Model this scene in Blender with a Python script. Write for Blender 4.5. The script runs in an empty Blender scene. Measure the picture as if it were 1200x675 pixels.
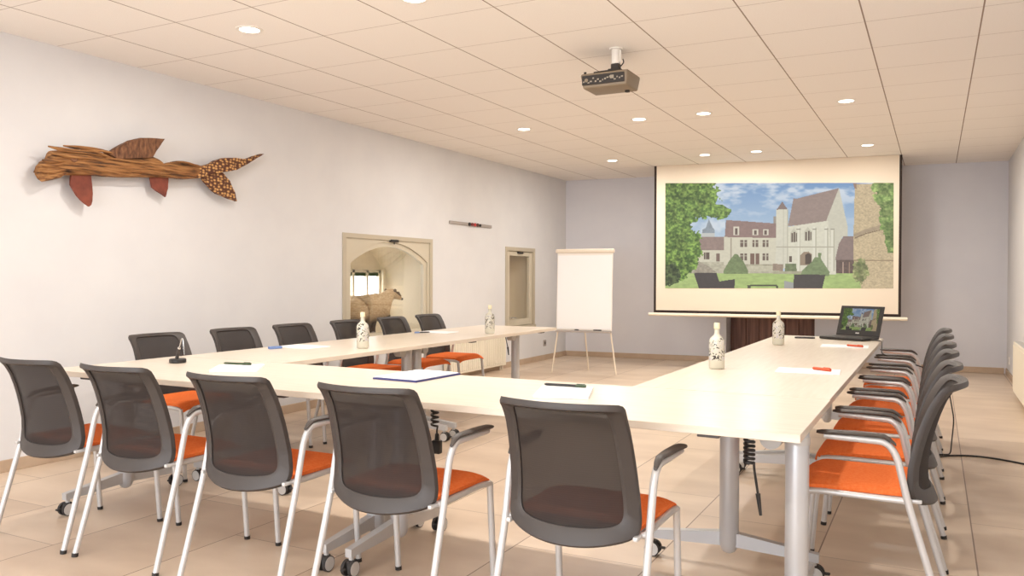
import bpy, bmesh, math, random
import numpy as np
from mathutils import Vector, Matrix, noise
random.seed(7)
PI = math.pi
C = bpy.context.scene.collection
CEIL = 2.70

# ---------------------------------------------------------------- materials
def s2l(c):
    return tuple((v/12.92 if v <= .04045 else ((v+.055)/1.055)**2.4) for v in c)
def rgb(r, g, b):
    return s2l((r/255., g/255., b/255.))
def mat(name, col, rough=.6, metal=0., spec=.5, coat=0.):
    m = bpy.data.materials.new(name); m.use_nodes = True
    b = m.node_tree.nodes['Principled BSDF']
    b.inputs['Base Color'].default_value = (*col, 1)
    b.inputs['Roughness'].default_value = rough
    b.inputs['Metallic'].default_value = metal
    b.inputs['Specular IOR Level'].default_value = spec
    b.inputs['Coat Weight'].default_value = coat
    return m
def N(m, t, **k):
    n = m.node_tree.nodes.new(t)
    for a, v in k.items(): setattr(n, a, v)
    return n
def L(m, a, b): m.node_tree.links.new(a, b)
def bsdf(m): return m.node_tree.nodes['Principled BSDF']
def noisy(m, c1, c2, scale=5., detail=4., stretch=(1, 1, 1), bump=0., rough=None, coord='Object', dist=.02):
    tc = N(m, 'ShaderNodeTexCoord'); mp = N(m, 'ShaderNodeMapping'); mp.inputs['Scale'].default_value = stretch
    nz = N(m, 'ShaderNodeTexNoise'); nz.inputs['Scale'].default_value = scale; nz.inputs['Detail'].default_value = detail
    cr = N(m, 'ShaderNodeValToRGB')
    cr.color_ramp.elements[0].position = .3; cr.color_ramp.elements[1].position = .7
    cr.color_ramp.elements[0].color = (*c1, 1); cr.color_ramp.elements[1].color = (*c2, 1)
    L(m, tc.outputs[coord], mp.inputs[0]); L(m, mp.outputs[0], nz.inputs[0])
    L(m, nz.outputs['Fac'], cr.inputs[0]); L(m, cr.outputs[0], bsdf(m).inputs['Base Color'])
    if bump:
        bp = N(m, 'ShaderNodeBump'); bp.inputs['Strength'].default_value = bump; bp.inputs['Distance'].default_value = dist
        L(m, nz.outputs['Fac'], bp.inputs['Height']); L(m, bp.outputs[0], bsdf(m).inputs['Normal'])
    return m
def emis(name, col, s):
    m = bpy.data.materials.new(name); m.use_nodes = True; nt = m.node_tree; nt.nodes.clear()
    e = nt.nodes.new('ShaderNodeEmission'); e.inputs[0].default_value = (*col, 1); e.inputs[1].default_value = s
    o = nt.nodes.new('ShaderNodeOutputMaterial'); nt.links.new(e.outputs[0], o.inputs[0]); return m
def glassy(name, tint=(1, 1, 1), gl=.08):
    m = bpy.data.materials.new(name); m.use_nodes = True; nt = m.node_tree; nt.nodes.clear()
    t = nt.nodes.new('ShaderNodeBsdfTransparent'); t.inputs[0].default_value = (*tint, 1)
    g = nt.nodes.new('ShaderNodeBsdfGlossy'); g.inputs[1].default_value = .02
    x = nt.nodes.new('ShaderNodeMixShader'); x.inputs[0].default_value = gl
    o = nt.nodes.new('ShaderNodeOutputMaterial')
    nt.links.new(t.outputs[0], x.inputs[1]); nt.links.new(g.outputs[0], x.inputs[2]); nt.links.new(x.outputs[0], o.inputs[0])
    return m

M = {}
M['wall'] = noisy(mat('wall_paint', rgb(228, 226, 226), .85, spec=.2), rgb(221, 219, 219), rgb(226, 224, 223), 3)
M['wall_blue'] = noisy(mat('pale_blue_grey_paint', rgb(205, 208, 216), .85, spec=.2), rgb(219, 217, 221), rgb(223, 221, 224), 3)
M['reveal'] = mat('beige_reveal_plaster', rgb(236, 222, 196), .9, spec=.2)
M['skirt'] = noisy(mat('stone_skirting', rgb(190, 165, 140), .5), rgb(186, 160, 135), rgb(198, 174, 149), 6)
M['frame'] = mat('taupe_window_paint', rgb(192, 180, 158), .55)
M['frame2'] = mat('light_taupe_window_paint', rgb(205, 194, 172), .5)
M['white'] = mat('white_enamel', rgb(238, 232, 222), .4)
M['rad'] = mat('cream_radiator_enamel', rgb(240, 230, 210), .4)
M['black'] = mat('black_plastic', rgb(38, 34, 32), .45)
M['darkgrey'] = mat('dark_grey_plastic', rgb(62, 55, 51), .5)
M['armpad'] = mat('charcoal_arm_pad', rgb(76, 69, 64), .45)
M['alu'] = mat('silver_coated_steel', rgb(198, 197, 197), .35, metal=.3)
M['legw'] = mat('pale_silver_tube', rgb(206, 203, 200), .33, metal=.3)
M['hub'] = mat('light_grey_plastic', rgb(196, 192, 187), .5)
M['tyre'] = mat('dark_rubber', rgb(50, 46, 44), .7)
M['paper'] = mat('white_paper', rgb(246, 245, 244), .8)
M['blueedge'] = mat('dark_blue_binding', rgb(60, 62, 118), .5)
M['orangepen'] = mat('orange_red_plastic', rgb(205, 84, 48), .4)
M['green'] = mat('dark_green_plastic', rgb(60, 76, 50), .4)
M['blueplastic'] = mat('blue_plastic', rgb(110, 135, 185), .4)
M['glass'] = glassy('clear_glass', (.98, .98, .97), .06)
M['chrome'] = mat('chrome', rgb(210, 208, 205), .15, metal=1)
M['seat'] = noisy(mat('orange_fabric', rgb(232, 104, 40), .9, spec=.15), rgb(238, 114, 52), rgb(244, 130, 70), 90, 2)
M['screenfab'] = mat('cream_screen_fabric', rgb(232, 218, 198), .9, spec=.1)
M['border'] = mat('black_screen_border', rgb(44, 30, 24), .8)
M['barm'] = mat('cream_metal_bar', rgb(238, 226, 205), .5)
M['flip'] = mat('flip_chart_surface', rgb(240, 232, 222), .55)
M['flipleg'] = mat('cream_metal_leg', rgb(232, 218, 198), .45)
M['proj'] = mat('taupe_projector_shell', rgb(134, 117, 95), .5)
M['projdark'] = mat('dark_port_recess', rgb(42, 34, 28), .6)
M['creamcap'] = mat('cream_cap', rgb(236, 226, 190), .5)
M['sock'] = mat('grey_socket_plate', rgb(168, 158, 150), .5)
M['sockw'] = mat('white_socket_plate', rgb(232, 226, 218), .5)
M['lightdisc'] = emis('lit_diffuser', (1., .93, .8), 9)

# wood table
m = M['table'] = mat('light_maple_laminate', rgb(234, 218, 192), .3, coat=.0)
noisy(m, rgb(217, 202, 183), rgb(226, 213, 196), 3.2, 6, (1.2, 14, 14))
bsdf(m).inputs['Roughness'].default_value = .28
M['tableY'] = m2 = mat('light_maple_laminate_lengthwise', rgb(234, 218, 192), .28)
noisy(m2, rgb(226, 208, 180), rgb(240, 226, 203), 3.2, 6, (14, 1.2, 14))

# dark door wood
M['doorwood'] = noisy(mat('dark_brown_wood', rgb(104, 66, 48), .5), rgb(102, 62, 44), rgb(146, 98, 74), 2.4, 6, (14, 14, .8))
# driftwood
m = M['drift'] = noisy(mat('driftwood', rgb(170, 110, 55), .75), rgb(66, 40, 22), rgb(186, 136, 84), 5, 8, (3, 1.1, 15), bump=1.0)
cr = [n for n in m.node_tree.nodes if n.type == 'VALTORGB'][0]
e = cr.color_ramp.elements.new(.5); e.color = (*rgb(150, 100, 54), 1); cr.color_ramp.elements[0].position = .34
M['driftdark'] = noisy(mat('dark_bark', rgb(110, 70, 45), .8), rgb(78, 46, 30), rgb(140, 96, 64), 9, 6, (2, 6, 2), bump=.6)
M['rust'] = noisy(mat('rusty_sheet', rgb(135, 62, 42), .7), rgb(98, 42, 30), rgb(138, 70, 50), 14, 6, bump=.3)
# scaly tail
m = M['scale'] = mat('scaly_bark', rgb(110, 66, 40), .7)
tc = N(m, 'ShaderNodeTexCoord'); mp = N(m, 'ShaderNodeMapping'); mp.inputs['Scale'].default_value = (1, 1, 1.5)
vo = N(m, 'ShaderNodeTexVoronoi'); vo.inputs['Scale'].default_value = 30; vo.inputs['Randomness'].default_value = .55
cr = N(m, 'ShaderNodeValToRGB'); cr.color_ramp.elements[0].position = .2; cr.color_ramp.elements[1].position = .5
cr.color_ramp.elements[0].color = (*rgb(214, 164, 100), 1); cr.color_ramp.elements[1].color = (*rgb(88, 46, 28), 1)
L(m, tc.outputs['Object'], mp.inputs[0]); L(m, mp.outputs[0], vo.inputs[0]); L(m, vo.outputs['Distance'], cr.inputs[0]); L(m, cr.outputs[0], bsdf(m).inputs['Base Color'])
bp = N(m, 'ShaderNodeBump'); bp.inputs['Strength'].default_value = .8; bp.invert = True; L(m, vo.outputs['Distance'], bp.inputs['Height']); L(m, bp.outputs[0], bsdf(m).inputs['Normal'])
# fur and stone
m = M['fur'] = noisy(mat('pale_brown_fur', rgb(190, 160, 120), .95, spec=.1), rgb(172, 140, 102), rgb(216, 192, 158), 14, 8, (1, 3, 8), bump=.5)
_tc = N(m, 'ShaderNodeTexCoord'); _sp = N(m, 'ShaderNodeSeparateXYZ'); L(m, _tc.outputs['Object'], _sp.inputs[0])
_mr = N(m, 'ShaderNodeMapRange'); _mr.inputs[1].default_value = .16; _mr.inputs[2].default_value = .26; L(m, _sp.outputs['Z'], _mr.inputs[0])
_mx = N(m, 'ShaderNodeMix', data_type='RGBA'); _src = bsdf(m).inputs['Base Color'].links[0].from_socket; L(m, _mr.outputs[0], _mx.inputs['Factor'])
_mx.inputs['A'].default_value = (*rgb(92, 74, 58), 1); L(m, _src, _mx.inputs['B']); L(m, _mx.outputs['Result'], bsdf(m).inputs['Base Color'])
M['furdark'] = noisy(mat('dark_fur', rgb(96, 80, 66), .95, spec=.1), rgb(74, 60, 50), rgb(118, 98, 80), 20, 6, bump=.5)
M['stone'] = noisy(mat('pale_stone', rgb(190, 176, 160), .9), rgb(140, 124, 108), rgb(222, 210, 196), 12, 8, bump=.6)

# chair mesh: woven, see-through dark net with fine horizontal threads
m = M['net'] = bpy.data.materials.new('dark_woven_net'); m.use_nodes = True
b = bsdf(m); b.inputs['Base Color'].default_value = (*rgb(46, 39, 36), 1); b.inputs['Roughness'].default_value = .7; b.inputs['Specular IOR Level'].default_value = .25
tc = N(m, 'ShaderNodeTexCoord'); sp = N(m, 'ShaderNodeSeparateXYZ'); L(m, tc.outputs['Object'], sp.inputs[0])
mu = N(m, 'ShaderNodeMath', operation='MULTIPLY'); mu.inputs[1].default_value = 900.; L(m, sp.outputs['Z'], mu.inputs[0])
si = N(m, 'ShaderNodeMath', operation='SINE'); L(m, mu.outputs[0], si.inputs[0])
nz = N(m, 'ShaderNodeTexNoise'); nz.inputs['Scale'].default_value = 40; mpn = N(m, 'ShaderNodeMapping'); mpn.inputs['Scale'].default_value = (.6, .6, 6)
L(m, tc.outputs['Object'], mpn.inputs[0]); L(m, mpn.outputs[0], nz.inputs[0])
mr = N(m, 'ShaderNodeMapRange'); mr.inputs[1].default_value = -1; mr.inputs[2].default_value = 1; mr.inputs[3].default_value = .01; mr.inputs[4].default_value = .095
ad = N(m, 'ShaderNodeMath', operation='ADD'); sb = N(m, 'ShaderNodeMath', operation='MULTIPLY_ADD'); sb.inputs[1].default_value = 1.6; sb.inputs[2].default_value = -.8
L(m, nz.outputs['Fac'], sb.inputs[0]); L(m, si.outputs[0], ad.inputs[0]); L(m, sb.outputs[0], ad.inputs[1]); L(m, ad.outputs[0], mr.inputs[0])
tr = N(m, 'ShaderNodeBsdfTransparent'); mx = N(m, 'ShaderNodeMixShader')
out = m.node_tree.nodes['Material Output']
L(m, mr.outputs[0], mx.inputs[0]); L(m, b.outputs[0], mx.inputs[1]); L(m, tr.outputs[0], mx.inputs[2]); L(m, mx.outputs[0], out.inputs[0])

# ceiling: square mineral tiles
m = M['ceiling'] = mat('ceiling_tiles', rgb(236, 222, 208), .9, spec=.15)
geo = N(m, 'ShaderNodeNewGeometry'); sp = N(m, 'ShaderNodeSeparateXYZ'); L(m, geo.outputs['Position'], sp.inputs[0])
def cell(m, sock, off, step):
    a = N(m, 'ShaderNodeMath', operation='SUBTRACT'); a.inputs[1].default_value = off; L(m, sock, a.inputs[0])
    d = N(m, 'ShaderNodeMath', operation='DIVIDE'); d.inputs[1].default_value = step; L(m, a.outputs[0], d.inputs[0])
    return d.outputs[0]
def edge(m, sock, step):           # distance (m) from nearest grid line
    f = N(m, 'ShaderNodeMath', operation='FRACT'); L(m, sock, f.inputs[0])
    s = N(m, 'ShaderNodeMath', operation='SUBTRACT'); s.inputs[1].default_value = .5; L(m, f.outputs[0], s.inputs[0])
    a = N(m, 'ShaderNodeMath', operation='ABSOLUTE'); L(m, s.outputs[0], a.inputs[0])
    r = N(m, 'ShaderNodeMath', operation='SUBTRACT'); r.inputs[0].default_value = .5; L(m, a.outputs[0], r.inputs[1])
    k = N(m, 'ShaderNodeMath', operation='MULTIPLY'); k.inputs[1].default_value = step; L(m, r.outputs[0], k.inputs[0])
    return k.outputs[0]
def below(m, sock, w, val):
    l = N(m, 'ShaderNodeMath', operation='LESS_THAN'); l.inputs[1].default_value = w; L(m, sock, l.inputs[0])
    k = N(m, 'ShaderNodeMath', operation='MULTIPLY'); k.inputs[1].default_value = val; L(m, l.outputs[0], k.inputs[0]); return k.outputs[0]
ex = below(m, edge(m, cell(m, sp.outputs['X'], -3.978, .6), .6), .0042, .85)
ey = below(m, edge(m, cell(m, sp.outputs['Y'], 2.168, .6032), .6032), .003, .5)
mx_ = N(m, 'ShaderNodeMath', operation='MAXIMUM'); L(m, ex, mx_.inputs[0]); L(m, ey, mx_.inputs[1])
mixc = N(m, 'ShaderNodeMix', data_type='RGBA'); L(m, mx_.outputs[0], mixc.inputs['Factor'])
nz = N(m, 'ShaderNodeTexNoise'); nz.inputs['Scale'].default_value = 180; L(m, geo.outputs['Position'], nz.inputs[0])
cr = N(m, 'ShaderNodeValToRGB'); cr.color_ramp.elements[0].position = .35; cr.color_ramp.elements[0].color = (*rgb(244, 237, 229), 1); cr.color_ramp.elements[1].position = .65; cr.color_ramp.elements[1].color = (*rgb(249, 243, 236), 1)
L(m, nz.outputs['Fac'], cr.inputs[0]); L(m, cr.outputs[0], mixc.inputs['A']); mixc.inputs['B'].default_value = (*rgb(130, 104, 82), 1)
L(m, mixc.outputs['Result'], bsdf(m).inputs['Base Color'])

# floor: large beige stone tiles in staggered columns
m = M['floor'] = mat('beige_stone_tiles', rgb(205, 180, 150), .38)
geo = N(m, 'ShaderNodeNewGeometry'); sp = N(m, 'ShaderNodeSeparateXYZ'); L(m, geo.outputs['Position'], sp.inputs[0])
cx = cell(m, sp.outputs['X'], .165, .6125)
fl = N(m, 'ShaderNodeMath', operation='FLOOR'); L(m, cx, fl.inputs[0])
so = N(m, 'ShaderNodeMath', operation='MULTIPLY'); so.inputs[1].default_value = .3; L(m, fl.outputs[0], so.inputs[0])
cy = cell(m, sp.outputs['Y'], 2.18, 1.22)
yo = N(m, 'ShaderNodeMath', operation='ADD'); L(m, cy, yo.inputs[0]); L(m, so.outputs[0], yo.inputs[1])
ex = below(m, edge(m, cx, .6125), .0030, .9); ey = below(m, edge(m, yo.outputs[0], 1.22), .0024, .7)
mx_ = N(m, 'ShaderNodeMath', operation='MAXIMUM'); L(m, ex, mx_.inputs[0]); L(m, ey, mx_.inputs[1])
fy = N(m, 'ShaderNodeMath', operation='FLOOR'); L(m, yo.outputs[0], fy.inputs[0])
cb = N(m, 'ShaderNodeCombineXYZ'); L(m, fl.outputs[0], cb.inputs[0]); L(m, fy.outputs[0], cb.inputs[1])
wn = N(m, 'ShaderNodeTexWhiteNoise'); L(m, cb.outputs[0], wn.inputs[0])
mp = N(m, 'ShaderNodeMapping'); mp.inputs['Scale'].default_value = (1., 2.2, 1); L(m, geo.outputs['Position'], mp.inputs[0])
nz = N(m, 'ShaderNodeTexNoise'); nz.inputs['Scale'].default_value = 1.6; nz.inputs['Detail'].default_value = 6; L(m, mp.outputs[0], nz.inputs[0])
av = N(m, 'ShaderNodeMath', operation='MULTIPLY_ADD'); av.inputs[1].default_value = .35; L(m, wn.outputs['Value'], av.inputs[0]); L(m, nz.outputs['Fac'], av.inputs[2])
cr = N(m, 'ShaderNodeValToRGB'); cr.color_ramp.elements[0].position = .35; cr.color_ramp.elements[0].color = (*rgb(190, 166, 143), 1)
cr.color_ramp.elements[1].position = .95; cr.color_ramp.elements[1].color = (*rgb(220, 199, 176), 1)
L(m, av.outputs[0], cr.inputs[0])
mixc = N(m, 'ShaderNodeMix', data_type='RGBA'); L(m, mx_.outputs[0], mixc.inputs['Factor']); L(m, cr.outputs[0], mixc.inputs['A']); mixc.inputs['B'].default_value = (*rgb(120, 92, 70), 1)
L(m, mixc.outputs['Result'], bsdf(m).inputs['Base Color'])

# bottle glass with dark flowery print
m = M['bottle'] = mat('printed_white_glass', rgb(232, 228, 214), .15)
tc = N(m, 'ShaderNodeTexCoord'); nz = N(m, 'ShaderNodeTexNoise'); nz.inputs['Scale'].default_value = 48; nz.inputs['Detail'].default_value = 3; nz.inputs['Distortion'].default_value = 1.5
L(m, tc.outputs['Object'], nz.inputs[0])
cr = N(m, 'ShaderNodeValToRGB'); cr.color_ramp.interpolation = 'CONSTANT'
cr.color_ramp.elements[0].color = (*rgb(70, 66, 62), 1); cr.color_ramp.elements[1].position = .415; cr.color_ramp.elements[1].color = (*rgb(232, 226, 208), 1)
e = cr.color_ramp.elements.new(.60); e.color = (*rgb(214, 208, 216), 1)
e = cr.color_ramp.elements.new(.70); e.color = (*rgb(120, 112, 104), 1)
L(m, nz.outputs['Fac'], cr.inputs[0])
sp = N(m, 'ShaderNodeSeparateXYZ'); L(m, tc.outputs['Object'], sp.inputs[0])
g1 = N(m, 'ShaderNodeMath', operation='GREATER_THAN'); g1.inputs[1].default_value = .045; L(m, sp.outputs['Z'], g1.inputs[0])
g2 = N(m, 'ShaderNodeMath', operation='LESS_THAN'); g2.inputs[1].default_value = .165; L(m, sp.outputs['Z'], g2.inputs[0])
gm = N(m, 'ShaderNodeMath', operation='MULTIPLY'); L(m, g1.outputs[0], gm.inputs[0]); L(m, g2.outputs[0], gm.inputs[1])
mixc = N(m, 'ShaderNodeMix', data_type='RGBA'); L(m, gm.outputs[0], mixc.inputs['Factor']); mixc.inputs['A'].default_value = (*rgb(228, 222, 202), 1); L(m, cr.outputs[0], mixc.inputs['B'])
L(m, mixc.outputs['Result'], bsdf(m).inputs['Base Color'])
bsdf(m).inputs['Transmission Weight'].default_value = .25

# ---------------------------------------------------------------- mesh helpers
def tag(o, label=None, cat=None, group=None, kind=None):
    if label: o['label'] = label
    if cat: o['category'] = cat
    if group: o['group'] = group
    if kind: o['kind'] = kind
    return o
def obj(name, bm, m, parent=None, smooth=False, loc=None, rot=None, label=None):
    me = bpy.data.meshes.new(name); bmesh.ops.recalc_face_normals(bm, faces=bm.faces[:]) if smooth != 'raw' else None
    bm.to_mesh(me); bm.free()
    for mm in (m if isinstance(m, (list, tuple)) else [m]): me.materials.append(mm)
    if smooth:
        for p in me.polygons: p.use_smooth = True
        try: me.set_sharp_from_angle(angle=math.radians(38))
        except Exception: pass
    o = bpy.data.objects.new(name, me); C.objects.link(o)
    if parent: o.parent = parent
    if loc: o.location = loc
    if rot: o.rotation_euler = rot
    if label: o['label'] = label
    return o
def thing(name, label, cat, loc=(0, 0, 0), rz=0, group=None):
    o = bpy.data.objects.new(name, None); C.objects.link(o); o.location = loc; o.rotation_euler = (0, 0, rz)
    o.empty_display_size = .1
    return tag(o, label, cat, group)
def box(bm, x0, x1, y0, y1, z0, z1, bev=0, seg=2, mi=0, mtx=None):
    r = bmesh.ops.create_cube(bm, size=1)
    vs = r['verts']
    for v in vs: v.co = Vector(((x0+x1)/2+v.co.x*(x1-x0), (y0+y1)/2+v.co.y*(y1-y0), (z0+z1)/2+v.co.z*(z1-z0)))
    fs = set(f for v in vs for f in v.link_faces)
    if bev:
        es = list(set(e for v in vs for e in v.link_edges))
        rr = bmesh.ops.bevel(bm, geom=es, offset=bev, segments=seg, profile=.5, affect='EDGES')
        fs |= set(rr['faces']); vs = list(set(vs) | set(rr['verts']))
    vs = [v for v in vs if v.is_valid]
    for f in fs:
        if f.is_valid: f.material_index = mi
    if mtx:
        for v in set(v for f in fs if f.is_valid for v in f.verts): v.co = mtx @ v.co
    return vs
def cyl(bm, p0, p1, r0, r1=None, seg=20, caps=True, mi=0):
    p0, p1 = Vector(p0), Vector(p1); r1 = r0 if r1 is None else r1
    d = (p1-p0).normalized(); q = Vector((0, 0, 1)).rotation_difference(d)
    A, B = [], []
    for i in range(seg):
        a = 2*PI*i/seg; u = q @ Vector((math.cos(a), math.sin(a), 0))
        A.append(bm.verts.new(p0+u*r0)); B.append(bm.verts.new(p1+u*r1))
    for i in range(seg):
        f = bm.faces.new((A[i], A[(i+1) % seg], B[(i+1) % seg], B[i])); f.material_index = mi
    if caps:
        f = bm.faces.new(A[::-1]); f.material_index = mi; f = bm.faces.new(B); f.material_index = mi
def lathe(bm, prof, seg=24, c=(0, 0, 0), mi=0):
    rows = []
    for r, z in prof:
        rows.append([bm.verts.new((c[0]+r*math.cos(2*PI*i/seg), c[1]+r*math.sin(2*PI*i/seg), c[2]+z)) for i in range(seg)])
    for a, b in zip(rows, rows[1:]):
        for i in range(seg):
            f = bm.faces.new((a[i], a[(i+1) % seg], b[(i+1) % seg], b[i])); f.material_index = mi
    bm.faces.new(rows[0][::-1]); bm.faces.new(rows[-1])
def fillet(pts, rad, n=6):
    pts = [Vector(p) for p in pts]; out = [pts[0]]
    for i in range(1, len(pts)-1):
        a, b, c = pts[i-1], pts[i], pts[i+1]
        r = min(rad, (a-b).length*.48, (c-b).length*.48)
        s = b+(a-b).normalized()*r; e = b+(c-b).normalized()*r
        for k in range(n+1):
            t = k/n; out.append(s*(1-t)**2+b*2*t*(1-t)+e*t*t)
    out.append(pts[-1]); return out
def tube(bm, pts, r, seg=10, ry=None, caps=True, mi=0):
    pts = [Vector(p) for p in pts]; rings = []; prev = None
    n = len(pts)
    for i, p in enumerate(pts):
        d = (pts[min(i+1, n-1)]-pts[max(i-1, 0)]).normalized()
        if prev is None:
            ref = Vector((1, 0, 0)) if abs(d.x) < .9 else Vector((0, 1, 0))
            u = (ref-d*ref.dot(d)).normalized()
        else: u = (prev-d*prev.dot(d)).normalized()
        prev = u; w = d.cross(u)
        rr = r[i] if isinstance(r, (list, tuple)) else r
        rw = rr if ry is None else ry
        rings.append([bm.verts.new(p+u*math.cos(2*PI*k/seg)*rr+w*math.sin(2*PI*k/seg)*rw) for k in range(seg)])
    for a, b in zip(rings, rings[1:]):
        for k in range(seg):
            f = bm.faces.new((a[k], a[(k+1) % seg], b[(k+1) % seg], b[k])); f.material_index = mi
    if caps:
        f = bm.faces.new(rings[0][::-1]); f.material_index = mi; f = bm.faces.new(rings[-1]); f.material_index = mi
def prism(bm, poly, fn, t0, t1, mi=0):
    """outline poly [(a,b)], fn(a,b,t)->Vector, between t0 and t1"""
    A = [bm.verts.new(fn(a, b, t0)) for a, b in poly]; B = [bm.verts.new(fn(a, b, t1)) for a, b in poly]
    n = len(poly)
    for i in range(n):
        f = bm.faces.new((A[i], A[(i+1) % n], B[(i+1) % n], B[i])); f.material_index = mi
    f1 = bm.faces.new(A[::-1]); f2 = bm.faces.new(B); f1.material_index = f2.material_index = mi
    bmesh.ops.triangulate(bm, faces=[f1, f2])
BM = bmesh.new
def single(name, bm, m, label, cat, group=None, loc=None, rot=None, smooth=False):
    return tag(obj(name, bm, m, None, smooth, loc, rot), label, cat, group)
def struct(name, bm, m, parent=None, smooth=False):
    o = obj(name, bm, m, parent, smooth)
    if not parent: o['kind'] = 'structure'
    return o

# ---------------------------------------------------------------- room shell
XL, XR, YF = -5.08, .81, -2.6
def yb(x): return 11.616+.0809*(x+5.08)
ang = math.atan(.0809)
bm = BM()
for a, b in [((XL-.9, YF-.1), (XR+.15, 13.3))]: box(bm, a[0], b[0], a[1], b[1], -.12, 0)
struct('floor', bm, M['floor'])
bm = BM(); box(bm, XL-.05, XR+.05, YF-.1, 13.0, CEIL, CEIL+.1); struct('ceiling', bm, M['ceiling'])

# left wall with two deep-set windows
W1 = (6.25, 7.83, .50, 1.635); W2 = (9.61, 10.50, .49, 1.615)
bm = BM(); T = .12
def lw(y0, y1, z0, z1): box(bm, XL-T, XL, y0, y1, z0, z1)
lw(YF-.1, W1[0], 0, CEIL); lw(W1[0], W1[1], 0, W1[2]); lw(W1[0], W1[1], W1[3], CEIL)
lw(W1[1], W2[0], 0, CEIL); lw(W2[0], W2[1], 0, W2[2]); lw(W2[0], W2[1], W2[3], CEIL); lw(W2[1], yb(XL)+.1, 0, CEIL)
struct('wall_left', bm, M['wall'])
bm = BM(); box(bm, XR, XR+.12, YF-.1, 13.1, 0, CEIL); struct('wall_right', bm, M['wall'])

# back wall (slightly skewed), with a recess holding a dark wooden door
B0 = Vector((XL, 11.616, 0)); BR = Matrix.Translation(B0) @ Matrix.Rotation(ang, 4, 'Z')
S0, S1, DH, DD = 2.431, 3.62, 2.05, .45
bm = BM()
def bw(s0, s1, d0, d1, z0, z1): box(bm, s0, s1, d0, d1, z0, z1, mtx=BR)
bw(-.15, S0, 0, .15, 0, CEIL); bw(S1, 6.05, 0, .15, 0, CEIL); bw(S0, S1, 0, .15, DH, CEIL)
bw(S0-.08, S0, .15, DD+.1, 0, DH+.08); bw(S1, S1+.08, .15, DD+.1, 0, DH+.08); bw(S0, S1, .15, DD+.1, DH, DH+.08); bw(S0, S1, DD+.06, DD+.1, 0, DH)
struct('wall_back', bm, M['wall_blue'])
t = bpy.data.objects.new('door_1', None); C.objects.link(t); t['kind'] = 'structure'; t.matrix_world = BR @ Matrix.Translation(((S0+S1)/2, DD, 0))
w = (S1-S0)/2-.005
bm = BM(); box(bm, -w, w, -.02, .05, .0, DH-.01); obj('door_frame', bm, M['doorwood'], t)
bm = BM()
for k in range(6):
    a = -w+.04+k*(2*w-.08)/6; box(bm, a+.003, a+(2*w-.08)/6-.003, -.05, -.021, .01, DH-.06, .004, 1)
obj('door_leaf', bm, M['doorwood'], t)
bm = BM(); cyl(bm, (w-.12, -.05, 1.0), (w-.12, -.10, 1.0), .012, seg=12); tube(bm, [(w-.12, -.10, 1.0), (w-.24, -.10, 1.0)], .009)
obj('door_handle', bm, M['chrome'], t, True)

# rear wall behind the camera with a wide glazed opening that lets daylight in
bm = BM(); gy0, gy1, gz0, gz1 = -4.4, .2, .35, 2.45
box(bm, XL-.12, gy0, YF-.15, YF, 0, CEIL); box(bm, gy1, XR+.12, YF-.15, YF, 0, CEIL)
box(bm, gy0, gy1, YF-.15, YF, 0, gz0); box(bm, gy0, gy1, YF-.15, YF, gz1, CEIL)
struct('wall_front', bm, M['wall'])
bm = BM()
for k in range(4):
    xx = gy0+k*(gy1-gy0)/3; box(bm, xx-.035 if k else xx, xx+.035 if k < 3 else xx, YF-.1, YF-.04, gz0, gz1)
box(bm, gy0, gy1, YF-.1, YF-.04, gz0, gz0+.06); box(bm, gy0, gy1, YF-.1, YF-.04, gz1-.06, gz1)
struct('window_3', bm, M['frame2'])

# skirting boards
bm = BM(); box(bm, XL, XL+.012, YF, yb(XL), 0, .075, .003, 1); struct('baseboard_left', bm, M['skirt'])
bm = BM(); box(bm, .015, S0, -.012, 0, 0, .075, .003, 1, mtx=BR); box(bm, S1, 5.88, -.012, 0, 0, .075, .003, 1, mtx=BR); struct('baseboard_back', bm, M['skirt'])
bm = BM(); box(bm, XR-.012, XR, YF, yb(XR)-.015, 0, .075, .003, 1); struct('baseboard_right', bm, M['skirt'])

# ---- window niches (splayed reveals), window frames
def niche(y0, y1, z0, z1, x1, ya, yc, mname, win=None, arch=False):
    """shell from the wall plane to x1, narrowing to ya..yc"""
    bm = BM(); X0 = XL-T+.004
    n = 17
    def top(y, a, b, spring, rise):
        u = (y-a)/(b-a)*2-1; return spring+rise*math.sqrt(max(0, 1-u*u)) if arch else spring+rise
    f, g = [], []
    for k in range(n):
        u = .5-.5*math.cos(PI*k/(n-1)) if arch else k/(n-1)
        y = y0+(y1-y0)*u; f.append(bm.verts.new((X0, y, z1)))
        y2 = ya+(yc-ya)*u; g.append(bm.verts.new((x1, y2, top(y2, ya, yc, z1-.42, .34))))
    fb = [bm.verts.new((X0, y0, z0)), bm.verts.new((X0, y1, z0))]; gb = [bm.verts.new((x1, ya, z0)), bm.verts.new((x1, yc, z0))]
    for k in range(n-1): bm.faces.new((f[k], f[k+1], g[k+1], g[k]))
    bm.faces.new((fb[0], f[0], g[0], gb[0])); bm.faces.new((fb[1], gb[1], g[-1], f[-1])); bm.faces.new((fb[0], gb[0], gb[1], fb[1]))
    # back plane with a window hole
    if win:
        wy0, wy1, wz0, wz1 = win
        def q(*p): bm.faces.new([bm.verts.new((x1, a, b)) for a, b in p])
        q((ya, z0), (yc, z0), (yc, wz0), (ya, wz0)); q((ya, wz0), (wy0, wz0), (wy0, wz1), (ya, wz1)); q((wy1, wz0), (yc, wz0), (yc, wz1), (wy1, wz1))
        q((ya, wz1), (yc, wz1), (yc, g[-1].co.z), (ya, g[0].co.z))
        bm.faces.new([g[k] for k in range(n)])
    else:
        bm.faces.new([gb[0]]+g+[gb[1]])
    return obj('reveal', bm, M['reveal'])
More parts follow.
